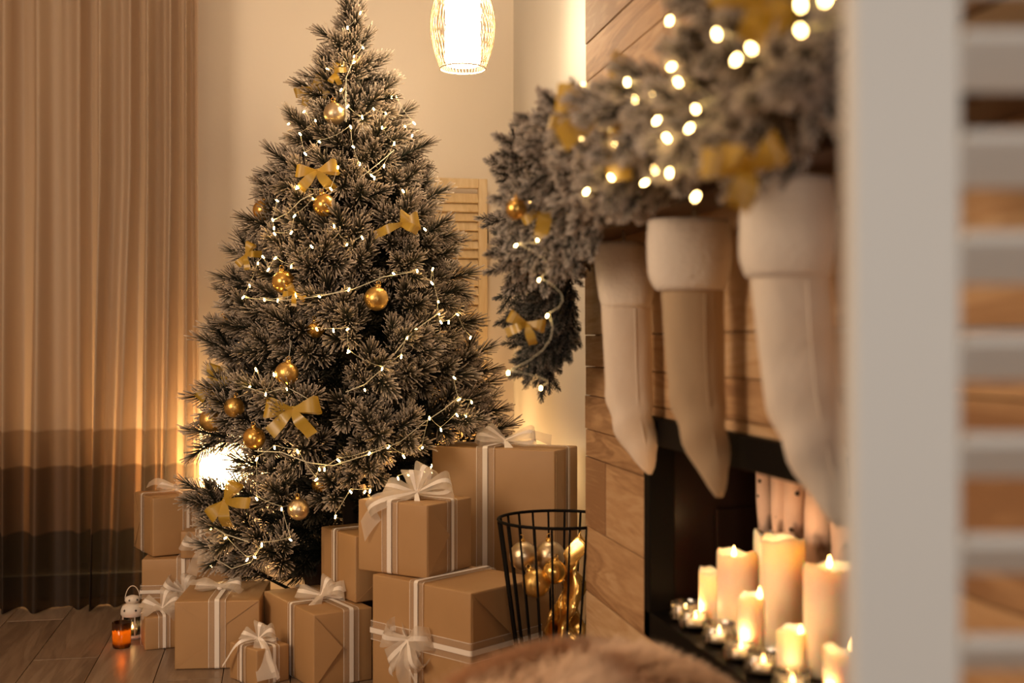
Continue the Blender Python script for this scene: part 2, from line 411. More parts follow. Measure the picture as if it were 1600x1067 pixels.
o = boxobj('raised_panel', (-0.085, 0.0095, -0.14), (0.14, 0.016, 0.02), BLACKPANEL, sp2, 0.003)


def flame_mesh(h, r):
    return MB().lathe([(0.0004, 0), (r * 0.7, h * 0.12), (r, h * 0.3), (r * 0.75, h * 0.55), (r * 0.35, h * 0.8), (0.0003, h)], 10)


def candle(label, X, px, r, ztop, lit=True, zfl=ZFl, sink=0.0, fx=0.0):
    """pillar candle on the hearth: wax with a sunk pool, wick, flame"""
    t = math.tan(math.atan((px - 800) / FPX) + YAW); Y = X / t
    h = ztop - zfl
    c = thing('pillar_candle', label, 'candle', (X, Y, zfl), -YAW, 'pillar candles in the fireplace')
    ph = random.uniform(0, 6); n = 28; vs = []; fs = []
    prof = [(0.0, 0), (0.96, 0), (1.0, 0.003), (1.0, h * 0.5), (1.0, h - 0.006), (0.95, h - 0.001), (0.86, h - 0.002), (0.74, h - 0.013 - sink), (0.4, h - 0.018 - sink), (0.0, h - 0.018 - sink)]
    for i, (q, z) in enumerate(prof):
        for j in range(n):
            a = 2 * PI * j / n
            wob = (0.0035 * math.sin(2 * a + ph) + 0.002 * math.sin(5 * a + ph * 2)) if 4 <= i <= 6 else 0
            vs.append((r * q * math.cos(a), r * q * math.sin(a), z + wob))
    m = MB()
    for i in range(len(prof) - 1):
        fs += [(i * n + j, i * n + (j + 1) % n, (i + 1) * n + (j + 1) % n, (i + 1) * n + j) for j in range(n)]
    m.add(vs, fs); m.build('wax', WAX, c, True)
    MB().tube([(fx, 0, h - 0.02 - sink), (fx + 0.001, 0, h - 0.008 - sink), (fx + 0.002, 0.001, h - 0.003 - sink)], 0.0011).build('wick', WICK, c)
    if lit:
        f = put('flame', flame_mesh(0.018, 0.0038).mesh('flame', FLAME, True), c, (fx + 0.002, 0.001, h - 0.006 - sink))
        point('candle_light', (X, Y, ztop + 0.012 - sink * 0.75), 0.105 * (r / 0.0335) ** 1.4 * (0.55 if r < 0.03 and sink > 0.02 else 1), (1.0, 0.56, 0.25), 0.006)
    return c


candle('short slim ivory candle at the far end of the row, partly behind the wide one', 0.675, 1113, 0.021, 0.442, True, ZFl, 0.03)
candle('wide ivory candle with flame at its left rim, first wide one from the far end', 0.705, 1152, 0.0315, 0.474, True, ZFl, 0.004, -0.007)
candle('slim short candle with flame in front of the tallest pillar', 0.668, 1173, 0.0195, 0.437, True, ZFl, 0.0, 0.011)
candle('tallest and widest ivory pillar candle in the middle of the fireplace', 0.745, 1222, 0.0335, 0.507, True, ZFl, 0.03)
candle('slim ivory candle behind and left of the tallest pillar, only its rim showing', 0.775, 1199, 0.022, 0.497, False)
candle('small low candle standing in front of the tallest pillar, flame by its right rim', 0.665, 1237, 0.0195, 0.424, True, ZFl, 0.008, 0.010)
candle('thick tall candle with a big leaning flame beside the white louvred screen', 0.745, 1294, 0.0335, 0.494)
candle('low slim candle nearest the white screen at the bottom of the fireplace', 0.672, 1312, 0.0195, 0.429, True, ZFl, 0.0, 0.009)


def tealight(label, px, X):
    t = math.tan(math.atan((px - 800) / FPX) + YAW); Y = X / t
    c = thing('tealight_holder', label, 'candle holder', (X, Y, ZFl), random.uniform(0, 6), 'glass tealight holders along the hearth edge')
    c.scale = (1.14,) * 3; n = 16; prof = [(0.0, 0.0), (0.016, 0.0), (0.0215, 0.010), (0.022, 0.020), (0.019, 0.030), (0.0205, 0.034), (0.0185, 0.034), (0.0170, 0.030), (0.0195, 0.020), (0.019, 0.011), (0.014, 0.006), (0.0, 0.006)]
    vs = []; fs = []
    for i, (q, z) in enumerate(prof):
        for j in range(n):
            k_ = 1.0 + (0.05 if (j % 2 and i in (2, 3)) else 0)
            vs.append((q * k_ * math.cos(2 * PI * j / n), q * k_ * math.sin(2 * PI * j / n), z))
    for i in range(len(prof) - 1):
        fs += [(i * n + j, i * n + (j + 1) % n, (i + 1) * n + (j + 1) % n, (i + 1) * n + j) for j in range(n)]
    MB().add(vs, fs).build('glass_cup', GLASS, c)
    MB().lathe([(0, 0.0065), (0.0135, 0.0065), (0.014, 0.02), (0.013, 0.02)], 16).build('tin', TIN, c, True)
    MB().lathe([(0.013, 0.017), (0.006, 0.0172), (0, 0.0172)], 14).build('wax', WAX, c, True)
    MB().tube([(0, 0, 0.016), (0, 0, 0.021)], 0.0008).build('wick', WICK, c)
    put('flame', flame_mesh(0.011, 0.0026).mesh('flame', FLAME, True), c, (0, 0, 0.019))
    point('tealight_light', (X, Y, ZFl + 0.040), 0.09, (1.0, 0.56, 0.22), 0.004)


for i, (px, X) in enumerate(((1071, 0.648), (1087, 0.6465), (1124, 0.648), (1158, 0.646), (1193, 0.648), (1238, 0.646), (1290, 0.648))):
    wd = ('farthest cup of the row, by the black frame corner', 'second cup from the far frame corner', 'third cup from the far frame corner', 'fourth cup from the far frame corner, below the slim short candle',
          'fifth cup from the far frame corner, below the tallest pillar', 'sixth cup from the far frame corner, at the bottom edge', 'cup nearest the white screen, cut by the bottom edge')[i]
    tealight('faceted glass tealight cup, ' + wd, px, X)


def log(label, px, X, r, lean, ztop):
    t = math.tan(math.atan((px - 800) / FPX) + YAW); Y = X / t; h = ztop - ZFl
    c = thing('birch_log', label, 'log', (X, Y, ZFl), 0, 'birch logs in the fireplace')
    pts = [(lean * (z / h) * 0.6, -lean * z / h + 0.004 * math.sin(9 * z + px), z) for z in np.linspace(0, h, 9)]
    m = MB().tube(pts, [r * (1 + 0.05 * math.sin(k_ * 2.1 + px)) for k_ in range(9)], 14, caps=False); b = m.build('bark', BIRCH, c, True)
    MB().ball(pts[-1], r * 0.97, 12, 4, (1, 1, 0.06)).build('cut_end', CUTWOOD, c)
    for q in range(3):
        z = h * random.uniform(0.25, 0.95); a = random.uniform(2.6, 4.4)
        MB().ball((lean * z / h * 0.6 + r * 0.92 * math.cos(a), -lean * z / h + r * 0.92 * math.sin(a), z), r * 0.3, 8, 6, (0.6, 1, 0.7)).build('knot', BARK, c, True)


log('thin pale birch log at the dark side panel end of the fireplace', 1204, 0.800, 0.0165, -0.012, 0.652)
log('second birch log from the dark side panel, streaked with black knots', 1222, 0.795, 0.0165, -0.004, 0.65)
log('yellowish birch log third from the dark side panel', 1244, 0.805, 0.0185, 0.0, 0.655)
log('thick orange-lit birch log behind the third stocking toe', 1280, 0.825, 0.028, 0.01, 0.655)
log('pinkish birch log beside the edge of the white screen', 1322, 0.815, 0.0235, 0.0, 0.655)

# ------------------------------------------------------------------ curtain, shutters, lamps
peaks = [-190, -150, -95, -40, 10, 64, 126, 160, 205, 233, 268, 292, 311]
pX = []
for px in peaks:
    t = math.tan(math.atan((px - 800) / FPX) + YAW); pX.append(3.74 * t)
NX, NZ = 300, 26; vs = []; fs = []
s_ = np.linspace(-0.5, len(peaks) - 1.0, NX)
for kz in range(NZ):
    z = 0.004 + (2.56 - 0.004) * kz / (NZ - 1)
    for sv in s_:
        i = int(max(0, min(len(pX) - 2, math.floor(sv)))); X = pX[i] + (pX[i + 1] - pX[i]) * (sv - i)
        lo_ = max(0, 1.3 - z) / 1.3
        X += -0.035 * lo_ * math.exp(-((sv - 8.0) / 1.6) ** 2) + 0.012 * lo_ * math.sin(sv * 2.3)
        fr = sv - round(sv); k0 = 0.75 + 0.5 * abs(math.sin(1.9 * round(sv) + 0.7))
        yy = 3.765 - (0.062 + 0.014 * lo_) * k0 * math.exp(-(fr / (0.17 + 0.05 * lo_)) ** 2) + 0.012 * math.sin(2 * PI * sv * 0.5 + 0.8) + 0.004 * math.sin(6 * PI * sv * 0.83 + z) + 0.004 * math.sin(z * 3 + sv)
        vs.append((X, yy, z))
for kz in range(NZ - 1):
    a = kz * NX; fs += [(a + j, a + j + 1, a + NX + j + 1, a + NX + j) for j in range(NX - 1)]
cu = thing('curtain', 'floor length sheer curtain with dark brown bands towards its hem', 'curtain')
MB().add(vs, fs).build('sheer_panel', CURT, cu, True)
MB().tube([(XL + 0.05, 3.76, 2.575), (-0.2, 3.76, 2.575)], 0.011, 10).build('curtain_rod', BLACKMETAL, cu, True)


def shutter(label, loc, rz, wd, ht, st, pitch, m, tilt, group, slat_t=0.008, slat_w=None, z0=0.0, shift=0.0):
    """louvred folding screen panel: two stiles, two rails, tilted slats"""
    t = thing('louvred_screen', label, 'folding screen', loc, rz, group)
    th = 0.022; sh0 = shift
    for x0 in (0, wd - st): boxobj('stile', (x0, 0, z0), (x0 + st, th, ht), m, t, 0.003)
    rh = st * 1.05
    for q in (ht - rh, z0 + 0.05): boxobj('rail', (st, 0.001, q), (wd - st, th - 0.001, q + rh), m, t, 0.002)
    n = int((ht - rh - (z0 + 0.05 + rh)) / pitch); z = z0 + 0.05 + rh + pitch / 2 + shift
    me = None; sw = slat_w or pitch * 1.15
    for i in range(n):
        if me is None:
            o = boxobj('slat', (st - 0.001, th / 2 - slat_t / 2, z - sw / 2), (wd - st + 0.001, th / 2 + slat_t / 2, z + sw / 2), m, t, 0.0015); me = o
        else:
            p = o.copy(); COL.objects.link(p); p.location = (o.location.x, th / 2, z); 
        z += pitch
    for c in t.children:
        if c.name.startswith('slat'): c.rotation_euler = (tilt, 0, 0)
    return t


# louvred screen against the back wall, warm lamp glow tinted into its colour
s0 = W(767, 275, 3.80)
sh = shutter('golden glow-tinted louvred screen leaning at the back wall behind the tree', (s0.x - 0.40, 3.80, 0), 0, 0.40, s0.z, 0.030, 0.0300, SHUTTER, math.radians(-28), None, 0.006)
boxobj('hinge', (0.3995, 0.004, 1.12), (0.4035, 0.018, 1.18), BLACKMETAL, sh)
# white screen right by the lens
n0 = W(1332, 533, 0.62); n1 = W(1900, 533, 0.62)
sh2 = shutter('white louvred screen standing closest to the viewer beside the fireplace', (n0.x, n0.y, 0), -YAW, 0.29, 1.75, 0.0575, 0.0525, WHITEWOOD, math.radians(58), None, 0.007, 0.041, 0.0, -0.0275)

# pendant lamp
pc = W(723, 107, 3.0)
pl = thing('pendant_lamp', 'egg shaped white wire pendant lamp glowing above the tree and garland', 'lamp', (pc.x, pc.y, pc.z))
R = 0.0825; Hh = 0.27
prof = lambda t: (0.036 + (R - 0.036) * math.sin(min(1, t * 1.0) * PI * 0.5 / 0.42) if t < 0.42 else 0.03 + (R - 0.03) * math.cos((t - 0.42) / 0.58 * PI / 2) ** 0.85)
def pr_(t):
    if t < 0.4: return 0.058 + (R - 0.058) * math.sin(t / 0.4 * PI / 2)
    return 0.026 + (R - 0.026) * math.cos((t - 0.4) / 0.6 * PI / 2)
cage = MB(); nw = 44
for j in range(nw):
    for tw in (0.0,):
        pts = [(pr_(t) * math.cos(2 * PI * j / nw), pr_(t) * math.sin(2 * PI * j / nw), t * Hh) for t in np.linspace(0, 1, 14)]
        cage.tube(pts, 0.0009, 4, caps=False)
for j in range(nw):
    pts = [((pr_(t) - 0.004) * math.cos(2 * PI * j / nw + 0.9 * t + .1), (pr_(t) - 0.004) * math.sin(2 * PI * j / nw + 0.9 * t + .1), t * Hh) for t in np.linspace(0, 1, 14)]
    cage.tube(pts, 0.0008, 4, caps=False)
cage.build('wire_cage', CAGEWIRE, pl, True)
MB().tube([(0.058 * math.cos(a), 0.058 * math.sin(a), 0) for a in np.linspace(0, 2 * PI, 33)[:-1]], 0.0022, 6, True).build('bottom_ring', WHITEWIRE, pl, True)
MB().tube([(0.026 * math.cos(a), 0.026 * math.sin(a), Hh) for a in np.linspace(0, 2 * PI, 25)[:-1]], 0.003, 6, True).build('top_ring', WHITEWIRE, pl, True)
MB().lathe([(0.0, 0.01), (0.042, 0.01), (0.045, 0.02), (0.045, 0.22), (0.03, 0.235), (0.0, 0.235)], 28).build('diffuser', SHADE, pl, True)
MB().lathe([(0.0, Hh + 0.02), (0.014, Hh + 0.02), (0.018, Hh), (0.018, 0.235), (0.0, 0.235)], 16).build('socket', WHITEWIRE, pl, True)
MB().tube([(0, 0, Hh + 0.015), (0, 0, ZC - pc.z)], 0.0025).build('cord', WHITEWIRE, pl)

# small glowing globe lamp on the floor behind the tree
gp = W(347, 738, 3.745); gz = gp.z; gp = Vector((gp.x, gp.y, 0))
for q_, lab in ((gp, 'glowing globe lamp low between the curtain edge and the left side of the tree'), (Vector((0.50, 3.66, 0)), 'glowing globe lamp hidden behind the tallest gift, before the glow-tinted screen')):
    gl_ = thing('globe_lamp', lab, 'lamp', q_, 0)
    MB().lathe([(0, 0), (0.055, 0), (0.055, 0.02), (0.015, 0.03), (0.012, gz - 0.046), (0.0, gz - 0.046)], 20).build('stand', BLACKMETAL, gl_, True)
    MB().ball((0, 0, gz), 0.052, 18, 12).build('globe', GLOBE if q_ is gp else GLOBE2, gl_, True)


# ------------------------------------------------------------------ bows
def bow_parts(root, M, loops, tails, w, m_sheer, m_satin=None, name='bow', knot_r=0.007, seedv=0):
    """a tied ribbon bow; M places it (local x/z = face of the bow, -y = outwards)"""
    rr = random.Random(seedv)
    kn = MB().ball((0, 0, 0), knot_r, 10, 8, (1.0, 0.75, 1.15))
    kn.v = [tuple(M @ Vector(p)) for p in kn.v]
    b = kn.build(name, m_satin or m_sheer, root, True)
    for ang, Lg, D in loops:
        Rm = M @ Matrix.Rotation(-ang, 4, 'Y'); pts = []; wd = []; ws = []
        for t in np.linspace(0, 1, 17):
            px = Lg * math.sin(PI * t) ** 0.85; py = -D * math.sin(2 * PI * t) - 0.25 * D
            pz = 0.10 * w * math.sin(2 * PI * t + rr.uniform(-.05, .05))
            pts.append(Rm @ Vector((px, py, pz)))
            wd.append(Rm.to_3x3() @ Vector((0.12 * math.sin(6 * t), 0.25 * math.cos(2 * PI * t), 1))); ws.append(w * (0.3 + 0.7 * min(1, math.sin(PI * t) * 1.25)))
        MB().strip(pts, wd, ws).build('loop', m_sheer, b, True)
        if m_satin: MB().strip([p + Rm.to_3x3() @ Vector((0, -0.0012, 0)) for p in pts], wd, [min(0.011, x * 0.3) for x in ws]).build('satin_edge', m_satin, b, True)
    for ang, Lg, wt, sag in tails:
        Rm = M @ Matrix.Rotation(-ang, 4, 'Y'); pts = []; wd = []; ws = []; ph = rr.uniform(0, 6)
        for t in np.linspace(0, 1, 13):
            pts.append(Rm @ Vector((Lg * t, -0.006 - 0.016 * math.sin(PI * t) + 0.008 * math.sin(2.4 * PI * t + ph) * t, 0)) + Vector((0, 0, -sag * t * t)))
            wd.append(Rm.to_3x3() @ Vector((0.1, 0.35 * math.sin(3 * t + ph), 1))); ws.append(wt * (0.4 + 0.6 * min(1, 2.2 * t)))
        MB().strip(pts, wd, ws).build('tail', m_satin if (m_satin and wt < 0.02) else m_sheer, b, True)
    return b


def gold_bow(label, p, size, rot=0.0, loops=None, tails=None, group='gold bows on the tree', yaw=None, pitch=0.0):
    t = thing('gold_bow', label, 'bow', p, 0, group)
    M = Matrix.Rotation(-YAW if yaw is None else yaw, 4, 'Z') @ Matrix.Rotation(pitch, 4, 'X') @ Matrix.Rotation(rot, 4, 'Y')
    lp = loops or [(0.15, size, size * 0.30), (PI - 0.15, size, size * 0.30)]
    tl = tails or [(-0.95, size * 1.15, size * 0.5, 0), (PI + 0.75, size * 1.15, size * 0.5, 0)]
    bow_parts(t, M, lp, tl, size * 0.62, GOLDMESH, None, 'knot', size * 0.13, int(abs(p[0] * 1000)))
    return t


# ------------------------------------------------------------------ gifts
GIFTS = []


def gift(label, Nl, Nd, phi, wR, wL, h, z0, bands=(), bow=None, flaps=(), puff=0.0):
    """wrapped box; near corner at (Nl, Nd); local x runs along the right face, y along the left face"""
    a = phi - YAW; o = LD(Nl, Nd, z0)
    t = thing('gift_box', label, 'gift', o, a, 'gift boxes wrapped in brown paper'); GIFTS.append((t, wR, wL, h))
    bm = bmesh.new(); bmesh.ops.create_cube(bm, size=1.0)
    bmesh.ops.subdivide_edges(bm, edges=bm.edges[:], cuts=5, use_grid_fill=True)
    for v in bm.verts:
        q = v.co * 2; e = 0.0018
        bul = lambda i, j: (1 - q[i] ** 2) * (1 - q[j] ** 2)
        dx, dy, dz = e * bul(1, 2) * q[0], e * bul(0, 2) * q[1], -e * bul(0, 1) * (1 if q[2] > 0 else 0)
        v.co = Vector((wR * (v.co.x + .5), wL * (v.co.y + .5), h * (v.co.z + .5))) + Vector((dx * (abs(q[0]) > .99), dy * (abs(q[1]) > .99), dz * (abs(q[2]) > .99)))
    me = bpy.data.meshes.new('paper'); bm.to_mesh(me); bm.free(); me.materials.append(KRAFT)
    me.polygons.foreach_set('use_smooth', [True] * len(me.polygons))
    bx = put('paper', me, t); b_ = bevel(bx, 0.0035, 3); b_.modifiers['soft_edge'].angle_limit = math.radians(50)
    e = 0.0042

    def rect(u0, u1, v0, v1, r=0.006):
        pts = []
        for cx, cy, a0 in ((u1 - r, v0 + r, -PI / 2), (u1 - r, v1 - r, 0), (u0 + r, v1 - r, PI / 2), (u0 + r, v0 + r, PI)):
            for k_ in range(4): pts.append((cx + r * math.cos(a0 + k_ * PI / 6), cy + r * math.sin(a0 + k_ * PI / 6)))
        pts.append(pts[0]); return pts

    for kind, f, ws in bands:
        for nm, wd, ee, m in (('ribbon', ws, e, ORGANZA), ('satin_stripe', ws * 0.27, e + 0.0015, SATIN)):
            if kind == 'x': pts = [(wR * f, u, v) for u, v in rect(-ee, wL + ee, 0.001, h + ee)]; d = (1, 0, 0)
            elif kind == 'y': pts = [(u, wL * f, v) for u, v in rect(-ee, wR + ee, 0.001, h + ee)]; d = (0, 1, 0)
            else: pts = [(u, v, h * f) for u, v in rect(-ee, wR + ee, -ee, wL + ee)]; d = (0, 0, 1)
            rb = MB().strip(pts, [d] * len(pts), [wd] * len(pts))
            if nm == 'ribbon': par = rb.build('ribbon', m, t)
            else: rb.build('satin_stripe', m, par)
            if nm == 'ribbon':
                for sgn in (-1, 1):
                    eb = MB().strip([Vector(p) + Vector(d) * sgn * (wd / 2 - 0.001) for p in pts], [d] * len(pts), [0.0016] * len(pts)); eb.v = [tuple(Vector(q)) for q in eb.v]
                    eb.build('woven_edge', SATIN, par)
    for face, poly in flaps:
        top = []; bot = []
        for u, v, lift in poly:
            if face == 'R': top.append((u * wR, -0.0022 - lift, v * h)); bot.append((u * wR, -0.0012 - lift, v * h))
            else: top.append((-0.0022 - lift, (1 - u) * wL if False else u * wL, v * h)); bot.append((-0.0012 - lift, u * wL, v * h))
        n = len(top)
        MB().add(top + bot, [tuple(range(n)), tuple(range(2 * n - 1, n - 1, -1))] + [(i, n + i, n + (i + 1) % n, (i + 1) % n) for i in range(n)]).build('paper_flap', KRAFT, t)
    if bow:
        pos, face, loops, tails, w_ = bow
        p = Vector((pos[0] * wR, pos[1] * wL, pos[2] * h))
        camrot = Matrix.Rotation(-YAW - a, 4, 'Z')
        if face == 'top': M = Matrix.Translation(p + Vector((0, 0, 0.012))) @ camrot @ Matrix.Rotation(math.radians(-38), 4, 'X')
        elif face == 'R': M = Matrix.Translation(p + Vector((0, -0.014, 0)))
        elif face == 'L': M = Matrix.Translation(p + Vector((-0.014, 0, 0))) @ Matrix.Rotation(-PI / 2, 4, 'Z')
        bow_parts(t, M, loops, tails, w_, ORGANZA2, SATIN, 'bow', 0.008, int(abs(Nl) * 1000))
    return t


D2 = math.radians
# left stack
gift('gift box at the foot of the left stack, ribbon crossing and bow on its front', -1.023, 3.27, 0.12, 0.25, 0.27, 0.198, 0, [('x', 0.45, 0.036), ('z', 0.55, 0.036)],
     ((0.47, 0, 0.55), 'R', [(D2(20), .055, .02), (D2(150), .06, .02), (D2(70), .05, .02)], [(D2(-60), .07, .03, 0), (D2(-130), .07, .03, 0)], .04))
gift('tall gift box on top of the left stack near the curtain', -1.0, 3.297, 0.581, 0.195, 0.181, 0.163, 0.2, [('x', 0.5, 0.03), ('y', 0.5, 0.036)],
     ((0.5, 0.5, 1), 'top', [(D2(8), .05, .018), (D2(172), .055, .018)], [(D2(172), .09, .02, 0), (D2(5), .09, .03, 0)], .03),
     [('L', [(0.98, 0.98, 0.0), (0.98, 0.02, 0.0), (0.66, 0.5, 0.001)])])
gift('small flat gift with a large organza bow, on the left stack beside the tree branch', -0.915, 3.270, 0.111, 0.107, 0.068, 0.075, 0.2, [('x', 0.5, 0.026)],
     ((0.55, 0, 0.42), 'R', [(D2(25), .045, .018), (D2(155), .055, .018)], [(D2(-75), .06, .03, 0), (D2(-110), .075, .03, 0)], .042))
gift('small low gift with drooping organza bow beside the white lantern', -0.95, 3.064, 0.40, 0.096, 0.10, 0.084, 0, [('x', 0.5, 0.030), ('y', 0.5, 0.03)],
     ((0.5, 0.35, 1), 'top', [(D2(20), .05, .02), (D2(160), .055, .02), (D2(70), .05, .02)], [(D2(-20), .055, .03, .01), (D2(195), .05, .03, .01)], .042))
gift('square gift with envelope folds and wide ribbon down its front, left foreground on the floor', -0.822, 2.884, 0.093, 0.204, 0.244, 0.166, 0, [('x', 0.5, 0.042), ],
     ((0.45, 0.45, 1), 'top', [(D2(4), .055, .012), (D2(176), .06, .012)], [(D2(172), .075, .02, 0), (D2(-15), .06, .02, 0)], .03),
     [('R', [(0.02, 0.985, 0), (0.98, 0.985, 0), (0.56, 0.62, 0.0012), (0.44, 0.62, 0.0012)]), ('R', [(0.02, 0.02, 0), (0.44, 0.40, 0.0004), (0.56, 0.40, 0.0004), (0.98, 0.02, 0)])])
gift('smallest gift in the front row with long satin bow tails', -0.590, 2.735, 0.79, 0.090, 0.115, 0.086, 0, [('y', 0.5, 0.034), ('x', 0.5, 0.03)],
     ((0.40, 0.40, 1), 'top', [(D2(15), .04, .02), (D2(165), .04, .02), (D2(75), .035, .02)], [(D2(-70), .10, .045, .01), (D2(190), .085, .009, .05), (D2(-30), .06, .011, .07), (D2(-55), .075, .011, .02)], .036))
gift('gift with a folded paper side and flat bow on top, under the leaning small box', -0.456, 2.72, 0.574, 0.150, 0.312, 0.172, 0, [('y', 0.40, 0.040), ('x', 0.62, 0.04)],
     ((0.5, 0.40, 1), 'top', [(D2(10), .055, .015), (D2(170), .06, .015), (D2(60), .045, .02)], [(D2(-105), .085, .03, .02), (D2(-120), .10, .012, .02), (D2(20), .06, .03, 0)], .04),
     [('R', [(0.01, 0.98, 0), (0.46, 0.52, 0.007), (0.01, 0.02, 0)])])
gift('upright plain gift with one pale stripe, standing on the folded gift beneath the tree', -0.375, 2.834, 0.61, 0.105, 0.187, 0.160, 0.1735, [('y', 0.55, 0.030)], None,
     [('R', [(0.02, 0.02, 0), (0.98, 0.02, 0), (0.6, 0.34, 0.006)])])
gift('big gift at front centre with a bow on its side and ribbon crossing', -0.088, 2.515, 0.839, 0.228, 0.314, 0.265, 0, [('y', 0.52, 0.044), ('z', 0.52, 0.044)],
     ((0, 0.55, 0.53), 'L', [(D2(12), .065, .022), (D2(172), .07, .022), (D2(225), .075, .022), (D2(-55), .07, .022)], [(D2(-85), .15, .045, 0), (D2(-70), .13, .011, 0), (D2(-120), .10, .011, 0)], .055),
     [('R', [(0.02, 0.985, 0), (0.98, 0.985, 0), (0.55, 0.58, 0.008)]), ('R', [(0.02, 0.02, 0), (0.02, 0.95, 0), (0.62, 0.40, 0.003)])])
gift('cube gift with a tall looped bow, stacked on the big centre gift', -0.191, 2.66, 0.998, 0.176, 0.201, 0.165, 0.2665, [('y', 0.52, 0.046), ('x', 0.52, 0.040)],
     ((0.45, 0.45, 1), 'top', [(D2(68), .07, .025), (D2(14), .085, .02), (D2(168), .075, .02), (D2(205), .12, .03), (D2(100), .055, .025)], [(D2(-82), .10, .018, .02), (D2(200), .13, .05, .05)], .05),
     [('R', [(0.01, 0.985, 0), (0.40, 0.55, 0.010), (0.01, 0.02, 0.0)])])
gift('tallest gift box with white bow on top, beside the plank chimney corner', 0.105, 2.901, 1.159, 0.160, 0.339, 0.532, 0, [('y', 0.55, 0.05), ('x', 0.5, 0.03)],
     ((0.5, 0.5, 1), 'top', [(D2(8), .08, .02), (D2(172), .075, .02), (D2(150), .06, .025)], [(D2(-80), .085, .014, .03), (D2(-62), .085, .014, .03), (D2(2), .12, .03, 0)], .04),
     [('R', [(0.01, 0.985, 0), (0.36, 0.6, 0.012), (0.36, 0.35, 0.012), (0.01, 0.02, 0.0)])])


def in_gift(p, e=0.012):
    for t, wR, wL, h in GIFTS:
        q = Matrix.Rotation(-t.rotation_euler.z, 3, 'Z') @ (Vector(p) - t.location)
        if -e < q.x < wR + e and -e < q.y < wL + e and -e < q.z < h + e: return True
    return False


# ------------------------------------------------------------------ evergreen sprigs
def needles(m, p0, p1, n, ln, spread, rad, a0=0.0, a1=1.0, flock=0.0, rnd=random, tipfan=0.25):
    """needles along a twig p0-p1"""
    p0 = Vector(p0); p1 = Vector(p1); ax = (p1 - p0).normalized(); u = ax.orthogonal().normalized(); q = ax.cross(u)
    for i in range(n):
        t = (i + rnd.random()) / n; ang = i * 2.39996 + rnd.uniform(-.4, .4)
        rd = u * math.cos(ang) + q * math.sin(ang)
        f = spread * (1.0 if t < 1 - tipfan else (1 - (t - 1 + tipfan) / tipfan) * 0.85 + 0.15) * rnd.uniform(0.8, 1.2)
        d = (ax + rd * f).normalized(); l = ln * rnd.uniform(0.75, 1.15)
        s = p0.lerp(p1, t); e = s + d * l + Vector((0, 0, rnd.uniform(-.1, .1) * l))
        a = d.orthogonal().normalized(); b = d.cross(a); vs = []
        mid = s.lerp(e, 0.45)
        for c, r_ in ((s, rad * 0.55), (e, rad * rnd.uniform(0.85, 1.25))):
            for k_ in range(3): vs.append(c + (a * math.cos(k_ * 2.0944) + b * math.sin(k_ * 2.0944)) * r_)
        fl = rnd.uniform(-0.18, 0.12); up = 0.10 * d.z
        m.add(vs, [(0, 1, 4, 3), (1, 2, 5, 4), (2, 0, 3, 5), (3, 4, 5)], [max(0, min(1, x + flock + fl + up)) for x in (a0, a0, a0, a1, a1, a1)])


def pine_branch(seed, stem, nside, nn=66, ln=0.044, mt=None):
    """tip of the branch at the origin, pointing along +X; stem runs back"""
    r = random.Random(seed); m = MB()
    m.tube([(-stem, 0, -stem * 0.10), (-stem * 0.5, 0.0, -stem * 0.04), (-0.02, 0, 0), (0.03, 0, 0.002)], [0.006, 0.0045, 0.003, 0.002], 5)
    needles(m, (-0.055, 0, 0), (0.035, 0, 0.002), nn, ln, 1.0, 0.0015, 0.0, 0.95, 0, r, 0.5)
    for k_ in range(nside):
        x0 = -0.03 - 0.035 * k_ / 1.5 - r.uniform(0, 0.02); a = k_ * 2.4 + r.uniform(-.4, .4)
        d = Vector((1.0, 0.95 * math.cos(a), 0.8 * math.sin(a) + 0.1)).normalized(); s = Vector((x0, 0, 0)); L_ = r.uniform(0.055, 0.085)
        m.tube([s, s + d * L_], [0.0028, 0.0016], 4)
        needles(m, s + d * 0.015, s + d * L_, int(nn * 0.85), ln * r.uniform(0.85, 1.0), 1.0, 0.0015, 0.0, 0.95, 0, r, 0.5)
    return m.mesh('branch', mt or NEEDLE, False, True)


def fir_sprig(seed, L_, ns, ln, flock, material, dens=1500, rad=0.00105):
    """flat fir spray from the origin along +X with side twigs"""
    r = random.Random(seed); m = MB()
    bend = r.uniform(-.15, .15); P = lambda t: Vector((L_ * t, bend * L_ * t * t, -0.10 * L_ * t * t))
    m.tube([P(0), P(.5), P(1)], [0.003, 0.0024, 0.0014], 5)
    for a, b in ((0.1, 0.55), (0.55, 1.0)): needles(m, P(a), P(b), int(dens * L_ * 0.45), ln, 1.05, rad, 0.1, 0.9, flock, r, 0.3 if b == 1 else 0.01)
    for k_ in range(ns):
        t = 0.2 + 0.55 * k_ / max(1, ns - 1); sg = 1 if k_ % 2 else -1
        d = Vector((0.9, sg * 0.75, r.uniform(-.25, .25))).normalized(); l = L_ * r.uniform(0.36, 0.5) * (1.1 - 0.4 * t); s = P(t)
        m.tube([s, s + d * l], [0.0022, 0.0012], 4)
        needles(m, s + d * l * 0.12, s + d * l, int(dens * l * 0.85), ln * 0.95, 1.05, rad, 0.1, 0.9, flock, r, 0.3)
    return m.mesh('sprig', material, False, True)


# ------------------------------------------------------------------ the tree
TL, TD = -0.443, 3.25; TC = LD(TL, TD)
RAD = [(0.16, 0.28), (0.24, 0.37), (0.42, 0.40), (0.594, 0.39), (0.77, 0.345), (0.945, 0.30), (1.12, 0.25), (1.30, 0.175), (1.47, 0.10), (1.56, 0.065), (1.65, 0.035), (1.75, 0.005)]


def rad(z):
    z = max(RAD[0][0], min(RAD[-1][0], z))
    for (a, ra), (b, rb) in zip(RAD[:-1], RAD[1:]):
        if z <= b: return ra + (rb - ra) * (z - a) / (b - a)
    return RAD[-1][1]


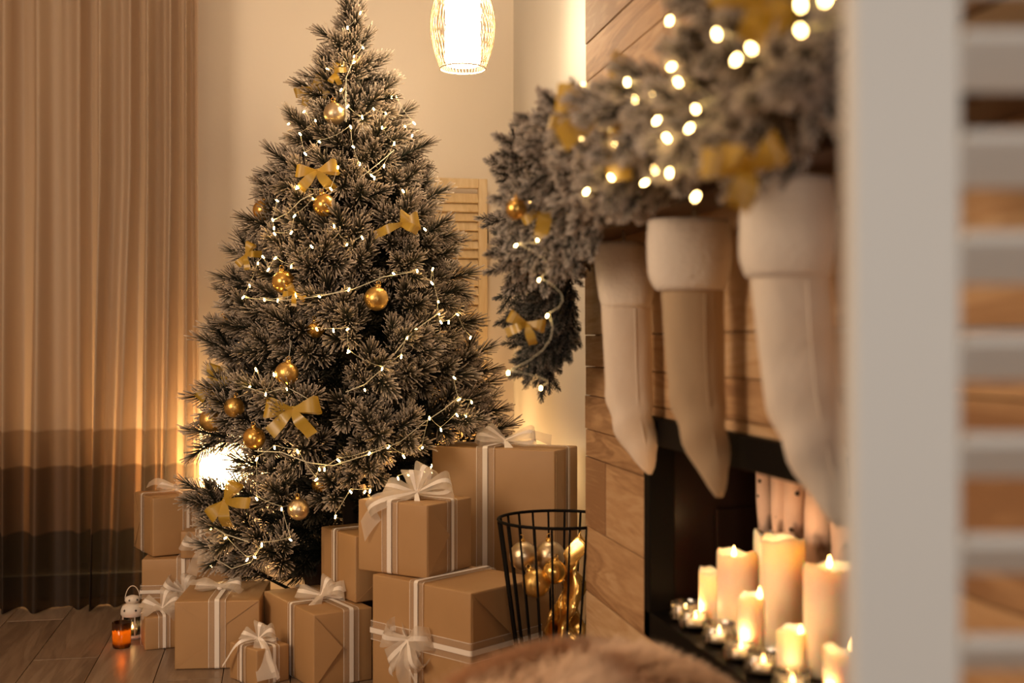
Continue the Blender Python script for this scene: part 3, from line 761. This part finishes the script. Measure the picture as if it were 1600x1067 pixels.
tree = thing('christmas_tree', 'frosted artificial pine tree standing in the corner hung with gold ornaments', 'tree', TC)
MB().tube([(0, 0, 0.10), (0.0, 0, 0.8), (0.005, 0, 1.3), (0.012, 0.0, 1.70)], [0.024, 0.019, 0.012, 0.004], 8).build('trunk', BARK, tree, True)
VAR = {c: [pine_branch(100 * i + j, st, ns) for j in range(4)] for i, (c, st, ns) in enumerate((('s', 0.06, 2), ('m', 0.15, 3), ('l', 0.30, 4)))}
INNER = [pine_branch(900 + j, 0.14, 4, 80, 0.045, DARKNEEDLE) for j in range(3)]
# top shoot
o = put('branch', VAR['s'][0], tree, (0.012, 0, 1.725), (0, -PI / 2, 0))
o = put('branch', VAR['s'][1], tree, (0.014, 0.01, 1.67), (0.3, -1.2, 0.5))
o = put('branch', VAR['s'][2], tree, (-0.006, -0.01, 1.665), (0.1, -1.25, 3.4))
ang = 0.0; nb = 3
lev = []
z = 0.20
while z < 1.67:
    lev.append(z); z += 0.066 * (0.75 + 0.35 * min(1, rad(z) / 0.4))
def grow(ang, rr_, zz, inner=False):
    global nb
    up = math.radians(random.uniform(2, 30) + 18 * max(0, (zz - 0.7)))
    tip = Vector((rr_ * math.cos(ang), rr_ * math.sin(ang), zz)); wp = TC + tip
    if wp.y > YB - 0.05: return
    if any(in_gift(TC + Vector((tip.x * q, tip.y * q, zz)), 0.055) for q in (1.12, 1.0, 0.85, 0.7, 0.5)): return
    if 0.395 < zz < 0.53 and math.cos(ang + YAW) < -0.58 and rr_ > 0.22: return            # thin spot low on the left of the crown
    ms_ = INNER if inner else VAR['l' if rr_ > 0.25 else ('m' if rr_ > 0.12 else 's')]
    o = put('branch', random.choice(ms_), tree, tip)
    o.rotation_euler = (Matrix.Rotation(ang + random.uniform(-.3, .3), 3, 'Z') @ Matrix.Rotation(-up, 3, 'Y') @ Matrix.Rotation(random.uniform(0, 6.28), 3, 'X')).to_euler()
    o.scale = (random.uniform(0.92, 1.15),) * 3; nb += 1


for li, z in enumerate(lev):
    r = rad(z); n = max(3, int(round(2 * PI * (r + 0.03) / 0.165)))
    for k_ in range(n):
        ang = li * 1.1 + 2 * PI * k_ / n + random.uniform(-.15, .15)
        if math.sin(ang + YAW) > 0.55 and k_ % 2: continue        # fewer on the side turned to the wall
        grow(ang, r * random.choice((1.03, 1.0, 0.94, 0.86)), z + random.uniform(-.03, .03))
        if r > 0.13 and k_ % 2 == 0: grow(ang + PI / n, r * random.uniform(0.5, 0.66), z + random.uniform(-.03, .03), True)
print('branches', nb)
tp = thing('tree_pot', 'dark woven pot under the tree, half hidden behind gifts', 'pot', (TC.x, TC.y, 0))
MB().lathe([(0, 0.001), (0.10, 0.001), (0.135, 0.20), (0.14, 0.205), (0.132, 0.205), (0.128, 0.18), (0, 0.18)], 28).build('vessel', POT, tp, True)
MB().lathe([(0.134, 0.20), (0.143, 0.2065), (0.134, 0.213), (0.13, 0.2065), (0.134, 0.20)], 28).build('rim', POT, tp, True)


def on_tree(px, py, out=0.0):
    """point on the front of the tree's crown seen at a pixel"""
    d = 2.95
    for _ in range(6):
        p = W(px, py, d); lx = (px - 800) / FPX * d - TL; r = rad(p.z)
        d = TD - math.sqrt(max(0.0, (r * 1.0) ** 2 - lx ** 2)) - out
    return W(px, py, d)


def bauble(label, p, r, m, group, cap=True, rot=(0, 0, 0), thread=0.0):
    t = thing('bauble', label, 'ornament', p, 0, group); t.rotation_euler = rot
    MB().ball((0, 0, 0), r, 28, 18).build('ball', m, t, True)
    MB().lathe([(r * 0.24, r * 0.95), (r * 0.24, r * 1.16), (0, r * 1.18)], 12).build('cap', GOLD, t, True)
    MB().tube([(r * 0.16 * math.cos(a), 0, r * 1.30 + r * 0.16 * math.sin(a)) for a in np.linspace(0, 2 * PI, 13)[:-1]], r * 0.03, 5, True).build('hook', GOLD, t, True)
    if thread: MB().tube([(0, 0, r * 1.4), (0, 0.004, r * 1.4 + thread)], 0.0006, 4).build('thread', WIRE, t)
    return t


TB = 'baubles on the tree'
for px, py, rp, m, out, th, lab in (
    (523, 177, 17.5, SILVERGOLD, .03, 0, 'champagne glitter bauble highest on the tree'),
    (507, 320, 18, GOLD, .03, 0, 'matt gold bauble in the upper middle, under the second bow'),
    (411, 328, 16, GOLD, -.01, 0, 'gold bauble half hidden at the upper left edge of the tree'),
    (443, 440, 18, GOLD, .02, 0, 'gold bauble with a gold ribbon tail looped under it'),
    (588, 466, 19, GLITTER, .05, 0.03, 'gold glitter bauble hanging alone at the middle right of the tree'),
    (352, 511, 15, GLITTER, .0, 0, 'gold glitter bauble at the left edge, level with the tree middle'),
    (448, 583, 18.5, GLITTER, .04, 0.04, 'gold glitter bauble hanging above the large gold bow'),
    (330, 656, 18.5, GLITTER, .0, 0.03, 'dark gold glitter bauble hanging free at the far left before the curtain'),
    (366, 636, 16, GLITTER, .0, 0, 'gold glitter bauble just behind the free hanging one'),
    (397, 684, 17.5, GOLD, .03, 0, 'orange gold bauble below and left of the large gold bow'),
    (466, 795, 17, SILVERGOLD, .0, 0, 'silvery champagne bauble lowest on the tree above the gifts'),
    (493, 514, 14, GOLD, -.05, 0, 'gold bauble lit by a bulb deep in the middle branches'),
    (500, 757, 13, GOLD, -.10, 0, 'amber bauble deep in the low branches above the lowest bauble'),
):
    p = on_tree(px, py, out); d = Vector(p).dot(Vector((SY, CY, 0)))
    bauble(lab, p, rp / FPX * d, m, TB, True, (random.uniform(-.2, .2), random.uniform(-.2, .2), 0), th)
for px, py, sz, rt, lab in (
    (486, 137, .05, 0.5, 'gold bow highest on the tree, at its upper left'),
    (524, 114, .03, 1.2, 'small gold bow tucked beside the highest bow'),
    (496, 268, .058, 0.1, 'gold bow with pointed tails in the upper third of the tree'),
    (628, 350, .062, 0.5, 'gold bow with a long left tail on the right side of the tree'),
    (462, 458, .03, -0.7, 'curled gold ribbon bow below the mid left bauble'),
    (385, 398, .038, 1.0, 'blurred gold bow sticking out at the left edge of the tree'),
    (328, 598, .055, 1.1, 'gold bow sticking out over the free hanging bauble'),
    (458, 640, .072, 0.05, 'largest gold bow, lower middle of the tree'),
    (352, 782, .06, 0.9, 'gold bow low on the left over the gift stack'),
):
    p = on_tree(px, py, 0.045)
    if px == 628: gold_bow(lab, p, sz, 0, [(D2(12), .045, .016), (D2(55), .03, .012)], [(D2(202), .075, .024, 0), (D2(-22), .045, .024, 0)])
    else: gold_bow(lab, p, sz * 0.92, -rt if px != 458 else -0.05)

# light string on the tree
PX = [(563, 20), (543, 43), (567, 74), (553, 88), (553, 97), (534, 101), (512, 108), (533, 140), (612, 152), (619, 151), (543, 166), (584, 170), (566, 183), (493, 188), (475, 174), (451, 193), (469, 209), (548, 198), (597, 199), (603, 177), (633, 197), (647, 192), (644, 211), (616, 224), (499, 221), (477, 240), (552, 229), (528, 261), (562, 256), (600, 259), (581, 274), (585, 278), (465, 292), (517, 295), (630, 298),
      (464, 293), (490, 311), (433, 313), (426, 343), (460, 337), (428, 356), (429, 365), (455, 363), (411, 401), (430, 403), (403, 411), (419, 421), (455, 416), (522, 353), (487, 385), (542, 382), (566, 371), (664, 358), (545, 452), (499, 463), (652, 423), (615, 427), (676, 420), (675, 442), (380, 464), (413, 468), (434, 469), (390, 446), (462, 461), (685, 471), (686, 490), (715, 491), (689, 503), (701, 503), (650, 514), (636, 528), (735, 527), (495, 514), (543, 514), (544, 549), (627, 557), (521, 516),
      (400, 577), (428, 585), (448, 607), (390, 604), (415, 616), (545, 548), (597, 576), (570, 609), (710, 590), (717, 624), (671, 653), (737, 628), (714, 648), (728, 650), (689, 671), (607, 698), (577, 708), (529, 719), (499, 733), (507, 733), (494, 749), (401, 717), (351, 702), (429, 699), (465, 705), (631, 713), (660, 699), (638, 742), (622, 747), (548, 768), (570, 768), (578, 767), (524, 807), (401, 779), (330, 825), (352, 840), (409, 851), (398, 870), (386, 874), (330, 884), (454, 843), (440, 795)]
ls = thing('string_lights', 'warm white fairy light string wound around the Christmas tree', 'string lights', TC)
BM = MB().lathe([(0.0004, -0.0052), (0.0018, -0.004), (0.0022, 0.0), (0.0018, 0.004), (0.0004, 0.0056)], 7).mesh('bulb', BULB, True)
BM2 = MB().lathe([(0.0004, -0.0034), (0.0015, -0.0026), (0.0018, 0.0), (0.0015, 0.0026), (0.0004, 0.0036)], 7).mesh('bulb', BULB2, True)
BP = []
for px, py in PX:
    p = on_tree(px, py, 0.045 + random.uniform(-.012, .02)) - TC; BP.append(p)
    o = put('bulb', BM, ls, p, (random.uniform(-1, 1), random.uniform(-1, 1), 0))
left = list(range(1, len(BP))); cur = 0; chain = [0]
while left:
    j = min(left, key=lambda q: (BP[q] - BP[cur]).length); left.remove(j)
    if (BP[j] - BP[cur]).length < 0.10:
        a, b = BP[cur] + Vector((0, 0.008, 0.006)), BP[j] + Vector((0, 0.008, 0.006))
        MB().tube([a.lerp(b, t) + Vector((0, 0.012 * t * (1 - t) * 4, -0.25 * (a - b).length * t * (1 - t))) for t in np.linspace(0, 1, 6)], 0.0006, 4).build('wire', WIRE, ls, True)
    cur = j
for sw in ([(345, 572), (372, 600), (415, 614), (448, 604), (480, 622)], [(398, 704), (440, 706), (480, 722), (520, 727), (577, 709), (625, 690), (662, 660), (692, 640), (716, 620)], [(540, 612), (570, 600), (597, 576), (636, 528), (650, 514), (686, 488)], [(380, 464), (434, 470), (500, 462), (550, 452), (600, 432), (652, 423)], [(332, 822), (352, 834), (388, 846)], [(409, 851), (392, 878), (362, 888), (336, 872), (325, 850)], [(553, 92), (541, 120), (540, 160), (541, 190)], [(563, 277), (590, 256), (616, 234)], [(420, 347), (450, 332), (470, 312), (490, 302)]):
    MB().tube([on_tree(a, b, 0.05) - TC for a, b in sw], 0.0012, 5).build('wire', WIRE, ls, True)

# ------------------------------------------------------------------ garland on the mantel
gar = thing('mantel_garland', 'thick flocked fir garland lying along the mantel and hanging over its far end', 'garland', (XC - 0.06, 1.6, 1.03))
G0 = gar.location
core = [(0.55, 0.95, 1.07), (0.55, 1.4, 1.075), (0.55, 1.9, 1.075), (0.555, 2.26, 1.09), (0.565, 2.38, 1.02), (0.57, 2.41, 0.88), (0.575, 2.40, 0.76)]
MB().tube([Vector(p) - G0 for p in core], 0.014, 6).build('stem', BARK, gar, True)
NEAR = [fir_sprig(500 + i, 0.20, 6, 0.023, 0.22, FLOCK, 1300, 0.0019) for i in range(4)]
MID = [fir_sprig(520 + i, 0.19, 6, 0.020, 0.06, FLOCK, 1400, 0.0013) for i in range(4)]
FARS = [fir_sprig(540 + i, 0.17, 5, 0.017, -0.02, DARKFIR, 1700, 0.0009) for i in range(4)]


def sprig(p, d, ms, sc=1.0, roll=None):
    d = Vector(d).normalized(); p = Vector(p)
    tip = p + d * 0.2 * sc
    if tip.x > XC - 0.02 and tip.y < YF + 0.02: d.x -= (tip.x - XC + 0.02) / (0.2 * sc); d.normalize()
    o = put('sprig', random.choice(ms), gar, p - G0)
    o.rotation_euler = (d.to_track_quat('X', 'Z') @ Euler((random.uniform(0, 6.28) if roll is None else roll, 0, 0)).to_quaternion()).to_euler()
    o.scale = (sc,) * 3
    return o


ns = 0
for i in range(46):                                                                       # dark inner twigs, putting shade into the garland's gaps
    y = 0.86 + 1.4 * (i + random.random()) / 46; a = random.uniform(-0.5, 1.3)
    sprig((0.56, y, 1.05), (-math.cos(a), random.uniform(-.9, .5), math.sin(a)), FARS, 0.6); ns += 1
for i in range(84):
    y = 0.86 + (2.24 - 0.86) * ((i + random.random()) / 84)
    far = max(0.0, min(1.0, (y - 1.75) / 0.4)); near = max(0.0, min(1.0, (1.25 - y) / 0.2))
    a = random.uniform(-0.45, 0.22 + 0.95 * far + 0.6 * near)                             # 0 = straight out from the wall, pi/2 = up
    d = Vector((-math.cos(a) * 0.9 - 0.05, random.uniform(-1.0, 0.3), math.sin(a)))
    sprig((0.55 + random.uniform(-.03, .02), y, 1.055 + random.uniform(-.02, .05)), d, NEAR if y < 1.7 else MID, random.uniform(0.75, 1.0) * (1.0 - 0.1 * far)); ns += 1
for i in range(44):                                                                       # fringe hanging over the shelf edge
    y = 0.92 + 1.3 * (i + random.random()) / 44
    sprig((0.51, y, 1.05), (-0.65, random.uniform(-.9, .1), random.uniform(-0.5, -0.1) if y < 1.75 else -0.9), NEAR if y < 1.65 else MID, 0.60 if y < 1.75 else 0.85); ns += 1
for i in range(26):                                                                       # bushy far end
    d = Vector((random.uniform(-0.75, 0.0), random.uniform(-0.9, 0.5), random.uniform(-0.6, 1.0)))
    sprig((0.565, random.uniform(2.2, 2.37), random.uniform(1.0, 1.12)), d, MID, random.uniform(0.6, 0.85)); ns += 1
for i in range(60):                                                                       # drop hanging past the corner
    z = 1.06 - 0.27 * i / 60
    d = Vector((random.uniform(-0.9, 0.02), random.uniform(-1.0, 0.25), random.uniform(-1.15, 0.0)))
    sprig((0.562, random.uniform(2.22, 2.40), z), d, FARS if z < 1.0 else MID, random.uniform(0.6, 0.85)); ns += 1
print('sprigs', ns)


def on_garland(px, py, X=None, d=None):
    t = math.tan(math.atan((px - 800) / FPX) + YAW)
    X = X if X is not None else 0.43
    Y = X / t; return W(px, py, Y * CY + X * SY)


gls = thing('garland_lights', 'warm fairy light string threaded through the mantel garland', 'string lights', G0)
GPX = [(1251, 7), (1290, -2), (1251, 47), (1046, 32), (1120, 53), (1150, 93), (1174, 75), (1049, 104), (1060, 128), (992, 155), (980, 128), (1020, 150), (1087, 170), (1077, 200), (1042, 215), (1026, 188), (952, 201), (961, 222), (907, 218), (884, 222), (866, 178), (1023, 265), (1046, 270), (955, 277), (1007, 285), (916, 299), (863, 298), (1087, 307), (828, 318), (858, 327), (840, 375), (806, 383), (842, 437), (855, 493), (794, 582), (845, 606), (912, 133)]
GP = []
for px, py in GPX:
    X = 0.365 if px > 1100 else (0.38 if px > 1000 else (0.375 if px > 940 else 0.365))
    if px < 870: X = 1.86 * math.tan(math.atan((px - 800) / FPX) + YAW)
    p = on_garland(px, py, X) - G0; GP.append(p)
    put('bulb', BM2, gls, p, (random.uniform(-1, 1), random.uniform(-1, 1), 0))
left = list(range(1, len(GP))); cur = 0
while left:
    j = min(left, key=lambda q: (GP[q] - GP[cur]).length); left.remove(j)
    a, b = GP[cur] + Vector((0.004, 0.006, 0.004)), GP[j] + Vector((0.004, 0.006, 0.004))
    if (a - b).length < 0.22: MB().tube([a.lerp(b, t) + Vector((0.12 * t * (1 - t), 0, -0.15 * (a - b).length * t * (1 - t))) for t in np.linspace(0, 1, 6)], 0.0007, 4).build('wire', WIRE, gls, True)
    cur = j

GB = 'gold bows on the garland'
gold_bow('gold bow with a hanging tail on the garland beside the plank corner', on_garland(950, 162, 0.375), 0.058, 0.2, [(D2(75), .055, .02), (D2(185), .06, .02), (D2(10), .03, .012)], [(D2(-40), .05, .03, 0), (D2(-70), .09, .03, 0), (D2(-130), .07, .03, 0)], GB)
gold_bow('gold bow lying above the third stocking', on_garland(1168, 264, 0.39), 0.042, 0.0, [(D2(35), .034, .014), (D2(172), .04, .014)], [(D2(-110), .036, .024, 0), (D2(150), .03, .02, 0)], GB)
gold_bow('blurred gold bow at the top of the garland by the white screen', on_garland(1190, 2, 0.37), 0.045, 0.0, [(D2(20), .035, .014), (D2(165), .04, .014)], [(D2(-110), .036, .024, 0), (D2(-50), .03, .02, 0)], GB)
gold_bow('gold bow at the far left end of the garland next to a gold bauble', W(856, 318, 1.88), 0.048, -0.6, None, None, GB)
gold_bow('small gold bow low on the hanging end of the garland', W(822, 505, 2.15), 0.035, 0.3, None, None, GB)
gold_bow('gold ribbon bow tucked in the middle of the garland', on_garland(905, 200, 0.385), 0.035, 0.9, None, None, GB)
bauble('gold bauble at the far left end of the garland', W(807, 326, 1.80), 0.0160, GOLD, None)


# ------------------------------------------------------------------ stockings
def stocking(label, d, cuff, leg, m, thick=0.55):
    """cuff / leg: rows of (y, left x, right x) in the frame; becomes a round bodied stocking at distance d"""
    top = cuff[0]; c0 = W((top[1] + top[2]) / 2, top[0], d)
    t = thing('christmas_stocking', label, 'stocking', c0, -YAW, 'stockings hanging from the mantel')
    s = d / FPX

    def body(rows, fat, n=28, sub=4):
        ys = [r[0] for r in rows]; Y = np.linspace(ys[0], ys[-1], (len(rows) - 1) * sub + 1)
        l = np.interp(Y, ys, [r[1] for r in rows]); rr = np.interp(Y, ys, [r[2] for r in rows])
        for _ in range(2): l[1:-1] = (l[:-2] + 2 * l[1:-1] + l[2:]) / 4; rr[1:-1] = (rr[:-2] + 2 * rr[1:-1] + rr[2:]) / 4
        prof = []
        for y_, a, b in zip(Y, l, rr):
            cx = ((a + b) / 2 - (top[1] + top[2]) / 2) * s; prof.append((cx, (b - a) / 2 * s, -(y_ - top[0]) * s))
        return prof

    def skin(prof, th, wob=0.0, n=32):
        m_ = MB(); vs = []; fs = []
        for i, (cx, hw, z) in enumerate(prof):
            for j in range(n):
                a = 2 * PI * j / n
                t_ = i / len(prof); cr_ = 0.0 if th > 0.6 else max(0, t_ - 0.45) * (1 - t_) * 1.3
                k_ = 1 + wob * (math.sin(3 * a + i * 0.35) + 0.6 * math.sin(5 * a - i * 0.5)) + cr_ * math.sin(2 * a + i * 1.1)
                c_, s_ = math.cos(a), math.sin(a)
                vs.append((cx + hw * k_ * abs(c_) ** 0.85 * (1 if c_ > 0 else -1), min(hw * th, 0.034) * k_ * s_, z))
        for i in range(len(prof) - 1):
            fs += [(i * n + j, i * n + (j + 1) % n, (i + 1) * n + (j + 1) % n, (i + 1) * n + j) for j in range(n)]
        fs.append(tuple(range((len(prof) - 1) * n, len(prof) * n)))
        return m_.add(vs, fs)

    lp = body(leg, thick); o = skin(lp, thick, 0.02).build('sock', m, t, True)
    cp = body(cuff, 0.7)
    cp = [(c, h * 0.80, z + 0.0) for c, h, z in cp[:1]] + cp + [(c, h * 0.86, z) for c, h, z in cp[-1:]]
    o = skin(cp, thick * 1.12, 0.012).build('plush_cuff', PLUSH, t, True)
    k_ = [(cx + hw * 0.30, -min(hw * thick, 0.034) * 0.965, z) for cx, hw, z in lp[1:-2]]
    MB().tube(k_, 0.0012, 5).build('seam', m, t, True)
    MB().tube([(0.01, 0.004 * i, 0.012 * math.sin(i * 0.5) * 2 - 0.004) for i in range(7)], 0.002, 5).build('hanging_loop', m, t, True)
    return t


stocking('ivory stocking farthest along the mantel with a creased toe', 1.94, [(378, 926, 1006), (420, 929, 1020), (470, 936, 1022), (480, 942, 1016)],
         [(470, 939, 1017), (560, 943, 1018), (630, 948, 1020), (680, 962, 1026), (715, 984, 1027), (735, 1004, 1024), (741, 1012, 1018)], CANVAS1)
stocking('sand coloured stocking hanging in the middle of the three', 1.60, [(343, 1012, 1140), (385, 1009, 1144), (435, 1012, 1140), (453, 1026, 1134)],
         [(445, 1033, 1132), (540, 1037, 1131), (620, 1046, 1133), (680, 1062, 1138), (730, 1085, 1139), (762, 1106, 1136), (776, 1118, 1129)], CANVAS2)
stocking('cream stocking closest to the white screen, longest and most blurred', 1.31, [(278, 1160, 1300), (330, 1154, 1304), (405, 1153, 1302), (432, 1166, 1296)],
         [(420, 1172, 1296), (520, 1180, 1300), (620, 1194, 1308), (700, 1222, 1320), (760, 1254, 1330), (805, 1286, 1334), (822, 1304, 1326)], CANVAS3)

# ------------------------------------------------------------------ basket with baubles and foil
bc = LD(0.100, 2.545); bk = thing('wire_basket', 'black wire basket behind the plank corner holding baubles', 'basket', (bc.x, bc.y, 0))
zt = 0.418; rt, rb = 0.130, 0.074
ring = lambda r, z: [(r * math.cos(a), r * math.sin(a), z) for a in np.linspace(0, 2 * PI, 41)[:-1]]
MB().tube(ring(rt, zt), 0.0034, 8, True).build('rim', BLACKMETAL, bk, True)
MB().tube(ring(rb, 0.008), 0.0034, 8, True).build('base_ring', BLACKMETAL, bk, True)
MB().tube(ring(rb * 0.5, 0.006), 0.0028, 6, True).build('base_ring', BLACKMETAL, bk, True)
for q in range(2): MB().tube([(rb * math.cos(q * PI / 2), rb * math.sin(q * PI / 2), 0.006), (-rb * math.cos(q * PI / 2), -rb * math.sin(q * PI / 2), 0.006)], 0.0028, 6).build('base_bar', BLACKMETAL, bk)
wmesh = MB().tube([(rb, 0, 0.008), (rt, 0, zt)], 0.0026, 6).mesh('wire', BLACKMETAL, True)
for q in range(22): put('wire', wmesh, bk, (0, 0, 0), (0, 0, 2 * PI * (q + .3) / 22))
BB = 'baubles in the wire basket'
for px, py, rp, d, m, lab in ((818, 868, 22.5, 2.55, SILVERGOLD, 'glittery gold bauble with cap showing, upper left in the basket'), (859, 868, 24, 2.58, SILVERGOLD, 'champagne glitter bauble, topmost in the basket'),
                              (838, 911, 22.5, 2.50, GLITTER, 'gold glitter bauble low at the left in the basket'), (866, 893, 19, 2.50, GOLD, 'shiny gold bauble in front of the topmost basket bauble'),
                              (893, 906, 17, 2.56, SILVERGOLD, 'champagne bauble half wrapped by the gold foil in the basket')):
    bauble(lab, W(px, py, d), rp / FPX * d, m, BB, True, (random.uniform(-.5, .5), random.uniform(-.4, .4), 0))
# crumpled gold foil cloth standing in the basket
vs = []; fs = []; NU, NV = 40, 36
for i in range(NU):
    u = i / (NU - 1)
    for j in range(NV):
        v = j / (NV - 1); z = 0.025 + 0.24 * v + 0.13 * v * u
        rmax = (rb + (rt - rb) * (z / zt)) - 0.012
        a = -1.15 - 1.75 * (1 - u) + 2.6 * u * v * 0.35
        rr_ = rmax * (0.52 + 0.30 * math.sin(7 * u + 5 * v) * 0.5 + 0.16 * math.sin(13 * u - 9 * v) + 0.13 * math.sin(21 * v + 6 * u) + 0.06 * math.sin(33 * u + 17 * v))
        if v > 0.55: rr_ *= 1 - 0.25 * (1 - u)
        vs.append((max(-rmax, min(rmax, rr_)) * math.cos(a) , rr_ * math.sin(a), z - (0.10 * (1 - u) * v)))
for i in range(NU - 1): fs += [(i * NV + j, i * NV + j + 1, (i + 1) * NV + j + 1, (i + 1) * NV + j) for j in range(NV - 1)]
fc = MB().add(vs, fs).build('foil_cloth', GOLDFOIL, None, True, loc=(bc.x, bc.y, 0))
sm = fc.modifiers.new('thickness', 'SOLIDIFY'); sm.thickness = 0.001
tag(fc, 'crumpled shiny gold foil cloth stuffed in the wire basket under the baubles', 'cloth')

# ------------------------------------------------------------------ lantern and amber cup on the floor
lc = W(207, 1000, 3.20); lc.z = 0; la = thing('candle_lantern', 'small white metal lantern with star cutouts and wire handle', 'lantern', lc)
MB().lathe([(0, 0.0005), (0.028, 0.0005), (0.029, 0.006), (0.026, 0.010), (0, 0.010)], 24).build('base', LANTERN, la, True)
for q in range(4):
    a = q * PI / 2 + 0.35
    MB().tube([(0.025 * math.cos(a), 0.025 * math.sin(a), 0.008), (0.025 * math.cos(a), 0.025 * math.sin(a), 0.062)], 0.0016, 6).build('post', LANTERN, la)
MB().lathe([(0.0225, 0.010), (0.0225, 0.061)], 20).build('glass', GLASS, la, True).modifiers.new('pane', 'SOLIDIFY').thickness = 0.001
MB().lathe([(0.0275, 0.060), (0.031, 0.066), (0.0305, 0.076), (0.026, 0.087), (0.017, 0.092), (0.012, 0.093)], 28).build('roof', LANTERN, la, True)
MB().lathe([(0.0125, 0.092), (0.019, 0.098), (0.0205, 0.104), (0.016, 0.111), (0.006, 0.1145), (0.0, 0.115)], 24).build('chimney_cap', LANTERN, la, True)


def star(cx, az, r, z, rad_, tilt):
    m_ = MB(); P = [(r * (1 if k_ % 2 == 0 else 0.42) * math.sin(k_ * PI / 5), r * (1 if k_ % 2 == 0 else 0.42) * math.cos(k_ * PI / 5)) for k_ in range(10)]
    Mx = Matrix.Rotation(az, 4, 'Z') @ Matrix.Translation((0, -rad_, z)) @ Matrix.Rotation(tilt, 4, 'X')
    vs = [Mx @ Vector((a, -0.0006, b)) for a, b in P] + [Mx @ Vector((a, 0.003, b)) for a, b in P]
    m_.add(vs, [tuple(range(10)), tuple(range(19, 9, -1))] + [(i, 10 + i, 10 + (i + 1) % 10, (i + 1) % 10) for i in range(10)])
    m_.build('star_cutout', CUT, la)


for q in range(6):
    az = -YAW - 0.45 + q * PI / 3
    star(0, az, 0.0042, 0.078, 0.0300, math.radians(-14)); star(0, az + 0.35, 0.0034, 0.1045, 0.0203, math.radians(-12))
MB().tube([(0.019 * math.cos(a), 0.004 * math.cos(a), 0.100 + 0.040 * math.sin(a)) for a in np.linspace(0, PI, 15)], 0.0011, 5).build('handle', LANTERN, la, True)
MB().lathe([(0, 0.0105), (0.015, 0.0105), (0.0155, 0.024), (0, 0.024)], 16).build('tealight', WAX, la, True)
put('flame', flame_mesh(0.011, 0.003).mesh('flame', FLAME, True), la, (0, 0, 0.025))
point('lantern_light', (lc.x, lc.y, 0.045), 0.03, (1, 0.55, 0.2), 0.004)
ac = W(190, 1003, 3.10); ac.z = 0; am = thing('amber_tealight_cup', 'amber glass tealight cup glowing on the floor before the lantern', 'candle holder', ac)
MB().lathe([(0, 0.0005), (0.0215, 0.0005), (0.0235, 0.006), (0.0238, 0.066), (0.0222, 0.066), (0.0215, 0.010), (0, 0.009)], 28).build('glass_cup', AMBER, am, True)
MB().lathe([(0, 0.0105), (0.0175, 0.0105), (0.018, 0.020), (0, 0.020)], 18).build('tealight', WAX, am, True)
put('flame', flame_mesh(0.018, 0.0055).mesh('flame', FLAME, True), am, (0, 0, 0.0205))
point('amber_cup_light', (ac.x, ac.y, 0.049), 0.12, (1, 0.5, 0.14), 0.004)

# ------------------------------------------------------------------ fur pouf in the foreground
fc_ = W(945, 1003, 1.30); rp_ = 0.20; zt_ = fc_.z - 0.022
pf = thing('fur_pouf', 'round pouf covered in long tan faux fur in the foreground by the fireplace', 'pouf', (fc_.x - 0.02, fc_.y, 0))
pprof = [(0.0, 0.001), (rp_ * 0.86, 0.001), (rp_ * 0.99, 0.05), (rp_ * 1.02, 0.2), (rp_ * 1.0, zt_ - 0.11), (rp_ * 0.92, zt_ - 0.068), (rp_ * 0.72, zt_ - 0.036), (rp_ * 0.4, zt_ - 0.010), (0.0, zt_)]
MB().lathe(pprof, 36).build('cushion_body', FURM, pf, True)
fm = MB(); rf = random.Random(5)
PP = [Vector((a, 0, b)) for a, b in pprof]
for i in range(15000):
    if i % 5: u = rf.random() ** 0.75; k_ = None; rr_ = rp_ * 0.98 * math.sqrt(rf.random()); zz = np.interp(rr_, [0, rp_ * .4, rp_ * .72, rp_ * .92, rp_], [zt_, zt_ - .010, zt_ - .036, zt_ - .068, zt_ - .11]); nz = 1.0; no = rr_ / rp_
    else: zz = rf.uniform(0.02, zt_ - 0.06); rr_ = rp_ * 1.0; no = 1.0; nz = 0.15
    a = rf.uniform(0, 2 * PI); rd = Vector((math.cos(a), math.sin(a), 0)); b0 = rd * rr_ + Vector((0, 0, zz))
    cl = math.sin(31 * b0.x + 9 * b0.y) * math.sin(27 * b0.y - 13 * b0.x)
    d = (rd * (no * 0.8) + Vector((0.5 + 0.5 * cl, -0.3 + 0.4 * cl, nz * 0.9)) + Vector((rf.gauss(0, .25), rf.gauss(0, .25), rf.gauss(0, .15)))).normalized(); l = rf.uniform(0.018, 0.034)
    sd = d.cross(rd + Vector((0.01, 0.02, 0.3))).normalized() * 0.0009; e = b0 + d * l - Vector((0, 0, 0.006 * no)); mid = b0.lerp(e, .55) + Vector((0, 0, 0.003))
    fm.add([b0 - sd, b0 + sd, mid + sd * .8, mid - sd * .8, e], [(0, 1, 2, 3), (3, 2, 4)], [0.25 + 0.2 * cl, 0.25 + 0.2 * cl, 0.6 + .2 * cl, 0.6 + .2 * cl, 0.95])
tag(fm.build('fur', FURM, pf, False, True), kind='stuff')
